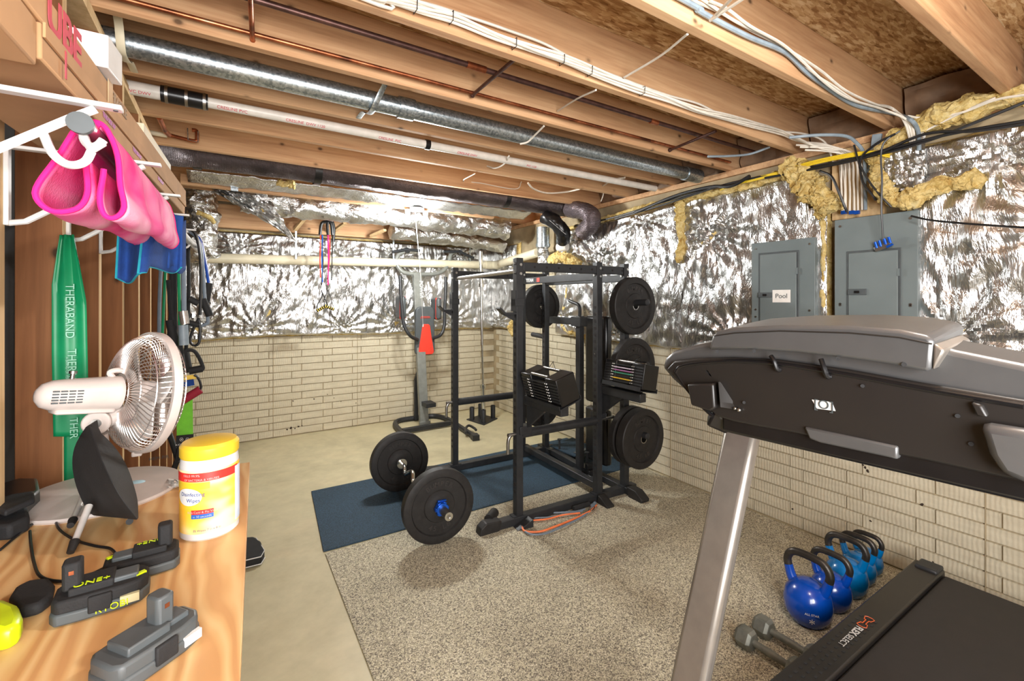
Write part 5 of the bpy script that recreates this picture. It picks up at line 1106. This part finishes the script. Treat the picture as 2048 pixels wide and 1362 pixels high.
def cage(sign, dep, r_in, n):
    mb = MB()
    for k in range(n):
        an = 2 * math.pi * k / n; e = side * math.cos(an) + upv * math.sin(an); e2 = side * math.cos(an + .12) + upv * math.sin(an + .12)
        pts = [hub + e2 * r_in + A * sign * dep, hub + e2 * (r_in + .5 * (RG - r_in)) + A * sign * dep * .93, hub + e * RG * .90 + A * sign * dep * .62, hub + e * RG * .985 + A * sign * dep * .25, hub + e * RG + A * sign * .004]
        mb.tube(spline(pts, 3), .0011, 4)
    for rr_, dd in ((r_in, dep), (RG * .62, dep * .88), (RG * .9, dep * .62)): mb.tube([hub + (side * math.cos(2 * math.pi * k / 48) + upv * math.sin(2 * math.pi * k / 48)) * rr_ + A * sign * dd for k in range(48)], .0014, 4, closed=True)
    return mb
finish('rear_cage', cage(-1, .055, .045, 72), M['grille'], fan)['kind'] = 'stuff'
finish('front_cage', cage(1, .040, .030, 72), M['grille'], fan)['kind'] = 'stuff'
finish('cage_ring', MB().lathe([(RG - .004, -.009), (RG + .006, -.009), (RG + .007, 0), (RG + .006, .009), (RG - .004, .009), (RG - .004, -.009)], hub, A, 64), M['fanwhite'], fan)
finish('cage_badge', MB().lathe([(0, .043), (.03, .041), (.03, .037), (0, .037)], hub, A, 32), M['fanwhite'], fan)
finish('cage_clip', MB().box(hub - upv * (RG + .008), (.02, .02, .012)), M['fanwhite'], fan, bevel=.003)
for k in range(3):
    a0_ = k * 2.094 + .3
    def fbl(s, t, a0_=a0_):
        an = a0_ + (s - .5) * 1.15 * (1 - .25 * t); r__ = .022 + .098 * t * (1 - .12 * (2 * s - 1) ** 2); return hub + (side * math.cos(an) + upv * math.sin(an)) * r__ + A * (.016 * (s - .5) * 2)
    cloth('blade', fbl, 10, 8, M['clear'], fan, .003)
finish('blade_hub', MB().lathe([(0, -.02), (.026, -.02), (.026, .012), (.018, .02), (0, .022)], hub, A, 28), M['fanwhite'], fan)
# ---------------------------------------------------------------- black leaf-shaped stand on chrome legs
M['leg_metal'] = plain('satin_leg', (226, 222, 216), .4, .35)
lf = thing('antenna_speaker', Z0(205, 1045), 'black leaf-shaped device on chrome legs standing before the fan base', 'speaker')
mb = MB(); N = 14
LL = spline([P(173, 852, D=.92), P(152, 885, D=.93), P(144, 915, D=.93), P(146, 950, D=.93), P(156, 985, D=.93), P(172, 1018, D=.93), P(185, 1032, D=.93)], 3)
RR = spline([P(180, 852, D=.91), P(196, 900, D=.84), P(208, 930, D=.81), P(225, 965, D=.79), P(242, 995, D=.79), P(262, 1022, D=.80), P(276, 1040, D=.82)], 3)
FFr = spline([P(184, 853, D=.92), P(212, 875, D=.92), P(238, 905, D=.92), P(255, 935, D=.92), P(266, 965, D=.92), P(275, 1000, D=.92), P(277, 1038, D=.90)], 3)
BK = [(l_ + r_) / 2 + Vector((.0, .07, .0)) for l_, r_ in zip(LL, FFr)]
rows = [[mb.b.verts.new(p_) for p_ in c_] for c_ in (LL, RR, FFr, BK)]
for k in range(4):
    A_, B_ = rows[k], rows[(k + 1) % 4]
    for i in range(len(A_) - 1): mb.b.faces.new((A_[i], A_[i + 1], B_[i + 1], B_[i]))
mb.b.faces.new([r[0] for r in rows]); mb.b.faces.new([r[-1] for r in rows][::-1])
finish('shell', mb, M['foam'], lf, bevel=.003)
for a_, b_, nm in (((178, 1012), (150, 1082), 0), ((166, 995), (146, 1040), 1)):
    q0, q1 = P(*a_, D=.86 + .1 * nm), P(*b_, Z=ZB + .02)
    finish('chrome_leg', MB().cyl(q0, q1, .006, .005, seg=14), M['leg_metal'], lf); finish('rubber_tip', MB().cyl(q1, q1 + (q1 - q0).normalized() * .022, .0075, .0055, seg=14), M['rubber'], lf)
finish('small_foot', MB().cyl(Z0(259, 1043, .012), Z0(259, 1043, 0), .006, seg=12), M['rubber'], lf)
# ---------------------------------------------------------------- wipes canister
cc = Z0(420, 1059); ca = thing('wipes_canister', cc, 'yellow-lidded canister of disinfecting wipes at the bench edge', 'canister')
rc = .0485; hz_ = .176
finish('body', MB().lathe([(0, 0), (rc - .004, 0), (rc, .004), (rc, .135), (rc - .002, .150), (0, .150)], cc, (0, 0, 1), 48), M['white'], ca)
def gradlabel():
    t = NT('yellow_label'); v = t.co((1, 1, 1)); s = t.add('ShaderNodeSeparateXYZ'); t.l(v, s.inputs[0]); n_ = t.noise(t.co((6, 6, 14), rot=(.5, 0, 0)), 1.2, 2)
    c = t.ramp(n_, [(.38, (252, 186, 40)), (.5, (254, 206, 90)), (.62, (255, 236, 180))]); return t.fin(c, .35)
finish('label', MB().cyl(cc + Vector((0, 0, .015)), cc + Vector((0, 0, .132)), rc + .0006, seg=48, cap=False), gradlabel(), ca)
finish('lid', MB().lathe([(rc - .001, .150), (rc + .0005, .153), (rc + .0005, .170), (rc - .004, .176), (rc - .012, .178), (0, .179)], cc, (0, 0, 1), 48), M['yellow'], ca)
vd = Vector((0, 0, 0)) - Vector((cc.x, cc.y, 0)); v0 = math.atan2(vd.y, vd.x)
def cyl_patch(name, a0_, a1_, z0, z1, m, r=rc + .0012, ell=False):
    def f(s, t):
        if ell:
            an = (a0_ + a1_) / 2 + (a1_ - a0_) / 2 * t * math.cos(2 * math.pi * s); z = (z0 + z1) / 2 + (z1 - z0) / 2 * t * math.sin(2 * math.pi * s)
        else: an = a0_ + (a1_ - a0_) * s; z = z0 + (z1 - z0) * t
        return cc + Vector((r * math.cos(v0 + an), r * math.sin(v0 + an), z))
    return finish(name, MB().grid(24, 4, f), m, ca)
def cyl_text(s, size, an, z, m, r=rc + .0022):
    o = text('label_text', s, size, m, ca, WL[ca.name], (1, 0, 0), (0, 1, 0), ext=.0001)
    for v in o.data.vertices:
        x, y = v.co.x, v.co.y; th = v0 + an + x / r; v.co = Vector((r * math.cos(th), r * math.sin(th), z + y))
    return o
M['labelred'] = plain('label_red', (226, 52, 44), .4); M['labelblue'] = plain('label_blue', (40, 96, 176), .4)
cyl_patch('red_band', -1.6, 1.1, .112, .128, M['labelred']); cyl_text('KILLS 99.9%', .0062, -.62, .1235, M['white_text']); cyl_text('OF BACTERIA & VIRUSES', .0055, -.30, .1155, M['white_text'])
cyl_patch('white_oval', -1.25, -.25, .068, .100, M['white'], rc + .0013, True); cyl_patch('white_oval_rest', -1.9, .0, .098, .1105, M['yellow'], rc + .0009)
cyl_text('Disinfecting', .0095, -.60, .089, M['labelblue']); cyl_text('Wipes', .0095, -.55, .078, M['labelblue'])
cyl_patch('red_flag', -.62, .12, .052, .060, M['labelred']); cyl_patch('blue_flag', -.62, .12, .044, .052, M['labelblue']); cyl_text('Kills Cold & Flu Virus', .0058, -.25, .056, M['white_text'], rc + .002); cyl_text('in 30 seconds', .0056, -.25, .048, M['white_text'], rc + .002)
cyl_text('35 Wipes 7 in x 8 in', .0055, -.10, .022, M['labelblue']); cyl_patch('ingredients_panel', .95, 1.6, .02, .125, plain('pale_blue_print', (206, 216, 232), .5))
# ---------------------------------------------------------------- batteries
def battery(pa_, pb_, lab, mbody, mstem, yel, so=-.30):
    pa_, pb_ = Z0(*pa_), Z0(*pb_); d = (pb_ - pa_).normalized(); n = Vector((-d.y, d.x, 0)); L = (pb_ - pa_).length; c = (pa_ + pb_) / 2; w = L * .60
    t = thing('tool_battery', c, lab, 'battery'); q = lambda x, y, z: c + d * x + n * y + Vector((0, 0, z))
    h = L * .36
    ol = [(-.5, -.28), (-.44, -.46), (-.2, -.5), (.22, -.5), (.42, -.42), (.5, -.2), (.5, .2), (.42, .42), (.22, .5), (-.2, .5), (-.44, .46), (-.5, .28)]
    finish('shell_lower', MB().prism([q(x * L, y * w, .002) for x, y in ol], (0, 0, h * .42)), M['panel_dk'] if yel else M[mbody], t, bevel=.003)
    finish('shell_upper', MB().prism([q(x * L * .97, y * w * .94, h * .40) for x, y in ol], (0, 0, h * .5)), M[mbody], t, bevel=.004)
    finish('rail_deck', MB().box(q(-.10 * L, 0, h), (L * .45, w * .62, h * .3), Matrix.Rotation(math.atan2(d.y, d.x), 3, 'Z')), M[mstem], t, bevel=.002)
    finish('rail_slot', MB().box(q(.20 * L, 0, h * .95), (L * .36, w * .42, h * .22), Matrix.Rotation(math.atan2(d.y, d.x), 3, 'Z')), M['panel_dk'], t, bevel=.002)
    S_ = MB().prism([q(so * L + x * L, y * w, h) for x, y in ((-.10, -.15), (-.06, -.20), (.06, -.20), (.10, -.15), (.10, .15), (.06, .20), (-.06, .20), (-.10, .15))], (0, 0, L * .36))
    finish('stem', S_, M[mstem], t, bevel=.003)
    finish('contact', MB().box(q(so * L, -w * .205, h + L * .24), (L * .05, .001, L * .05), Matrix.Rotation(math.atan2(d.y, d.x), 3, 'Z')), M['copper'], t)
    finish('side_latch', MB().box(q(0, -w * .5, h * .55), (L * .24, .006, h * .6), Matrix.Rotation(math.atan2(d.y, d.x), 3, 'Z')), M['foam'], t, bevel=.002)
    finish('rating_label', MB().box(q(.30 * L, -w * .475, h * .38), (L * .2, .006, h * .3), Matrix.Rotation(math.atan2(d.y, d.x), 3, 'Z')), M['white_text'] if not yel else plain('battery_label', (196, 190, 150), .5), t)
    if yel:
        finish('lime_stripe', MB().box(q(.40 * L, -.12 * w, h * .92), (L * .12, w * .1, h * .08), Matrix.Rotation(math.atan2(d.y, d.x) + .5, 3, 'Z')), M['limeplastic'], t)
        text('lime_lettering', 'ONE+', L * .14, M['limeplastic'], t, q(-.10 * L, -w * .20, h * 1.17), d, n)
        text('lime_lettering', 'RYOBI', L * .12, M['limeplastic'], t, q(.12 * L, -w * .49, h * .3) - n * .003, d, (0, 0, 1))
    return t
battery((104, 1240), (300, 1182), 'black tool battery with lime lettering in the middle of the bench', 'foam', 'foam', 1)
battery((360, 1122), (205, 1164), 'black tool battery with lime lettering nearest the canister', 'foam', 'foam', 1)
battery((196, 1392), (384, 1262), 'plain grey tool battery nearest the bench edge and the camera', 'grey_pad', 'grey_pad', 0, .12)
for nm in (): pass
# ---------------------------------------------------------------- small things on the bench
q = lambda pts, dz=0: [Z0(u, v, dz) for u, v in pts]
o = finish('black_pod', MB().prism(q(((18, 1215), (30, 1195), (60, 1180), (98, 1176), (110, 1188), (105, 1212), (80, 1232), (40, 1242))), (0, 0, .018)), M['foam'], bevel=.006); tag(o, 'black oval pod with a lead left of the batteries', 'charger')
o = finish('lime_tool', MB().prism(q(((-40, 1300), (-40, 1236), (10, 1238), (38, 1250), (46, 1272), (40, 1292), (0, 1310))), (0, 0, .03)), M['limeplastic'], bevel=.008); tag(o, 'lime green tool corner at the left edge of the photo', 'tool')
o['label'] = 'lime green tool at the left edge of the bench'
ch = thing('battery_charger', Z0(30, 1040), 'black charger box with a coiled lead at the far left of the bench', 'charger')
finish('charger_body', MB().prism(q(((-60, 1060), (-40, 1010), (40, 985), (75, 985), (80, 1010), (30, 1055), (-20, 1075)), .004), (0, 0, .035)), M['blackgloss'], ch, bevel=.006)
finish('charger_dock', MB().prism(q(((-30, 1020), (20, 1000), (68, 992), (70, 1008), (10, 1035)), .04), (0, 0, .012)), M['foam'], ch, bevel=.004)
finish('lower_block', MB().prism(q(((-20, 1085), (10, 1045), (55, 1040), (60, 1062), (20, 1082))), (0, 0, .03)), M['foam'], ch, bevel=.006)
def bcable(pts, lab): 
    o = finish('power_cable', MB().tube(spline([Z0(u, v, .003 + .002 * (i % 2)) for i, (u, v) in enumerate(pts)], 6), .0024, 6), M['cable_black']); tag(o, lab, 'cable')
bcable(((60, 1062), (62, 1090), (68, 1125), (80, 1152), (110, 1162), (150, 1160), (200, 1140), (232, 1118), (222, 1098), (190, 1092), (150, 1080), (120, 1060), (110, 1040), (100, 1032)), 'thin black cord looping across the bench to the leaf-shaped device')
bcable(((0, 1100), (30, 1075), (70, 1045), (100, 1030), (90, 1022), (60, 1035), (20, 1068)), 'black cord coiled beside the charger box')
bcable(((100, 1040), (130, 1035), (165, 1034), (190, 1020)), 'black cord running under the leaf-shaped device')
bcable(((80, 1003), (95, 990), (120, 985), (135, 975)), 'short black cord leading toward the fan base')
o = finish('crumpled_wipe', MB().grid(12, 8, lambda s, t: Z0(335 + 40 * s, 975 - 18 * t * (1 - .3 * s), .004 + .018 * abs(noise.noise(Vector((s * 4, t * 4, 3)))) + .012 * math.sin(s * 3) * t)), M['paper'], solid=.001); tag(o, 'crumpled white wipe between the fan base and the canister', 'wipe')

# ================================================================ TREADMILL
tm = thing('treadmill', (1.9, .4, 0), 'grey and black treadmill in the right foreground, console back and deck visible', 'treadmill')
Y0, Y1, X0_, X1_ = -.09, .835, 1.02, 2.905
finish('deck', MB().bx(X0_, X1_ - .03, Y0 + .05, Y1 - .05, .095, .178), M['black'], tm, bevel=.01)
finish('belt', MB().bx(X0_ + .02, X1_ - .025, Y0 + .115, Y1 - .115, .172, .190), M['belt'], tm, bevel=.008)
for y0, y1 in ((Y1 - .112, Y1), (Y0, Y0 + .112)):
    r_ = finish('side_rail', MB().bx(X0_, X1_, y0, y1, .10, .205), M['tread_black'], tm, bevel=.008)
    mb = MB()
    for i in range(26):
        for j in range(3): mb.box((X0_ + .30 + .035 * i, y0 + .032 + .024 * j, .2055), (.012, .009, .002))
    finish('grip_dimples', mb, M['black'], r_)['kind'] = 'stuff'
for y in (Y1 - .105, Y0 + .02): finish('end_cap', MB().bx(X1_ - .085, X1_ + .01, y, y + .085, .185, .218), M['black'], tm, bevel=.008)
finish('rear_roller', MB().cyl((X1_ - .03, Y0 + .12, .15), (X1_ - .03, Y1 - .12, .15), .035, seg=20), M['rubber'], tm)
finish('rear_cross_bar', MB().bx(X1_ - .02, X1_ + .012, Y0 + .02, Y1 - .02, .10, .165), M['tread_black'], tm, bevel=.006)
for y in (Y1 - .08, Y0 + .08): finish('foot', MB().bx(X1_ - .16, X1_ - .08, y - .03, y + .03, .010, .10), M['rubber'], tm)
finish('motor_cover', MB().prism([(.70, Y0 + .02, .06), (1.12, Y0 + .02, .10), (1.12, Y0 + .02, .215), (.98, Y0 + .02, .30), (.74, Y0 + .02, .28)], (0, Y1 - Y0 - .04, 0)), M['tread_black'], tm, bevel=.02)
finish('front_foot', MB().bx(.74, .9, Y0 + .1, Y1 - .1, .008, .08), M['rubber'], tm)
lg = P(1695, 1240, Z=.207)
M['tmorange'] = plain('orange_logo', (214, 98, 50), .5); M['tmwhite'] = plain('silver_logo', (190, 188, 184), .5)
LY = .775
text('rail_lettering', 'FLEX', .032, M['tmwhite'], tm, (2.075, LY, .2077), (-1, 0, 0), (0, -1, 0), bold=.0012)
text('rail_lettering', 'SELECT', .029, M['tmwhite'], tm, (1.985, LY, .2077), (-1, 0, 0), (0, -1, 0))
mb = MB(); ex = 2.118
for fx in (1, -1):
    o0 = ex + (0 if fx > 0 else .088)
    mb.tube([Vector((o0 + fx * a_, LY + b_, .2079)) for a_, b_ in ((.028, .005), (.028, .011), (.006, .016), (.0, .008), (.0, -.008), (.006, -.016), (.028, -.011), (.028, -.005))], .0016, 4)
mb.beam((ex + .028, LY + .005, .2079), (ex + .06, LY + .005, .2079), .0025, .0015).beam((ex + .028, LY - .005, .2079), (ex + .06, LY - .005, .2079), .0025, .0015)
finish('rail_emblem', mb, M['tmorange'], tm)
# uprights
def upright(y):
    a = Vector((.90, y, .06)); b = Vector((1.26, y - (.03 if y > .3 else -.03), 1.14)); d = (b - a).normalized()
    finish('upright', MB().beam(a, b, .042, .095, (0, 1, 0)), M['tread_silver'], tm, bevel=.014)
    finish('upright_collar', MB().beam(b - d * .02, b + d * .05, .05, .10, (0, 1, 0)), M['tread_black'], tm, bevel=.008)
upright(.775); upright(-.03)
finish('upright_base', MB().bx(.74, 1.14, .72, .83, .01, .10), M['tread_black'], tm, bevel=.01)
# console: its back faces the camera; built on a plane across the machine and given depth toward the user
XC = 1.06
def cp(u, v, x=XC): return P(u, v, X=x)
ol = [(1324, 735), (1330, 716), (1345, 703), (1385, 692), (1425, 684), (1480, 673), (1560, 668), (1700, 668), (1850, 685), (1910, 702), (2048, 730), (2160, 752), (2200, 800), (2210, 960), (2190, 1010), (2048, 968), (1940, 942), (1850, 925), (1720, 900), (1600, 872), (1520, 858), (1480, 848), (1450, 846), (1428, 838), (1400, 815), (1370, 782), (1345, 760)]
shell = [cp(u, v) for u, v in ol]
finish('console_shell', MB().prism(shell, (.10, 0, .012)), M['tread_grey'], tm, bevel=.010)
ip = [(1337, 738), (1352, 722), (1400, 716), (1470, 714), (1560, 718), (1700, 738), (1850, 765), (2048, 798), (2150, 815), (2170, 940), (2150, 985), (2048, 962), (1850, 918), (1720, 894), (1600, 866), (1520, 852), (1470, 842), (1438, 832), (1405, 805), (1370, 770)]
finish('rear_cover', MB().prism([cp(u, v, XC - .004) for u, v in ip], (-.010, 0, 0)), M['tread_black'], tm, bevel=.006)
ring = [cp(u, v, XC - .012) for u, v in ((1352, 745), (1362, 733), (1400, 726), (1470, 722), (1560, 728), (1700, 750), (1850, 778), (2048, 812))]
finish('cover_lip', MB().tube(spline(ring, 5), .0055, 10), M['blackgloss'], tm)
finish('cover_lip', MB().tube(spline([cp(u, v, XC - .012) for u, v in ((1352, 745), (1370, 772), (1398, 806), (1425, 832))], 5), .005, 10), M['blackgloss'], tm)
for u in (1548, 1648): finish('lip_clip', MB().tube(spline([cp(u - 6, 712 + (u - 1548) * .06, XC - .02), cp(u, 722 + (u - 1548) * .14, XC - .024), cp(u + 6, 738 + (u - 1548) * .14, XC - .02), cp(u + 12, 740 + (u - 1548) * .14, XC - .014)], 4), .005, 8), M['blackgloss'], tm)
# raised tray housing on top of the console
th = [(1416, 700), (1424, 672), (1432, 663), (1470, 656), (1560, 651), (1700, 652), (1800, 660), (1858, 672), (1868, 684), (1862, 742), (1850, 744), (1780, 730), (1700, 718), (1600, 706), (1500, 699)]
finish('tray_housing', MB().prism([cp(u, v, XC - .03) for u, v in th], (.17, 0, .02)), M['tread_grey'], tm, bevel=.007)
finish('tray_top_seam', MB().tube([cp(u, v, XC - .031) for u, v in ((1428, 672), (1470, 666), (1560, 662), (1700, 666), (1800, 675), (1864, 688))], .0016, 5), M['tread_black'], tm)
finish('tray_end_cap', MB().prism([cp(u, v, XC - .028) for u, v in ((1866, 686), (1890, 700), (1884, 712), (1864, 742))], (.15, 0, .01)), M['tread_silver'], tm, bevel=.004)
for u, v in ((1434, 703), (1508, 702), (1808, 729), (1676, 717)): finish('screw_recess', MB().cyl(cp(u, v, XC - .032), cp(u, v, XC - .029), .004, seg=12), M['foam'], tm)
# bosses, label and brackets on the rear cover
def boss(nm, pts, dpt, m='tread_black', bev=.005, x=XC - .013): finish(nm, MB().prism([cp(u, v, x) for u, v in pts], (-dpt, 0, -.004)), M[m], tm, bevel=bev)
boss('square_boss', ((1384, 764), (1436, 763), (1440, 812), (1430, 818), (1392, 806)), .022)
finish('boss_ramp', MB().prism([cp(1436, 763, XC - .035), cp(1440, 815, XC - .035), cp(1476, 820, XC - .013), cp(1440, 766, XC - .013)], (.006, 0, 0)), M['tread_black'], tm, bevel=.002)
boss('corner_boss', ((1966, 838), (2150, 866), (2165, 960), (2100, 975), (2010, 938), (1985, 900)), .028, 'tread_grey', .012)
boss('small_bracket', ((1944, 800), (1966, 805), (1980, 830), (1956, 826)), .010, 'tread_black', .003)
finish('product_label', MB().prism([cp(u, v, XC - .0145) for u, v in ((1624, 799), (1664, 804), (1671, 822), (1634, 817))], (-.0008, 0, 0)), M['paper'], tm)
lc = (cp(1624, 799, XC - .0158) + cp(1671, 822, XC - .0158)) / 2
text('label_mark', '[O]', .026, M['panel_dk'], tm, lc, (0, -1, 0), (0, 0, 1))
for pts in (((1410, 737), (1416, 738), (1424, 750), (1418, 748)),): boss('slot_mark', pts, .001, 'foam', 0)
for u, v in ((1915, 832), (1942, 888), (1725, 772), (1488, 805)): finish('screw_recess', MB().cyl(cp(u, v, XC - .017), cp(u, v, XC - .012), .0035, seg=12), M['foam'], tm)
finish('screw', MB().sph(cp(1478, 820, XC - .02), .005, seg=10).sph(cp(1470, 817, XC - .02), .004, seg=10), M['steel'], tm)
finish('lower_rail', MB().beam(cp(1450, 842, XC + .01), cp(2190, 1000, XC + .01), .05, .03, (1, 0, 0)), M['blackgloss'], tm, bevel=.008)
finish('grey_crossbar', MB().prism([cp(u, v, XC - .02) for u, v in ((1607, 853), (1795, 893), (1795, 920), (1780, 916), (1640, 886), (1618, 878))], (.03, 0, 0)), M['tread_grey'], tm, bevel=.004)
finish('mount_block', MB().beam(cp(1420, 828, XC + .01), cp(1462, 846, XC + .04), .05, .05, (1, 0, 0)), M['blackgloss'], tm, bevel=.008)
for y in (.80, -.06): finish('hand_rail', MB().tube(spline([(XC + .12, y, 1.22), (XC + .25, y, 1.20), (XC + .36, y, 1.22), (XC + .42, y, 1.25)], 4), .016, 12), M['foam'], tm)
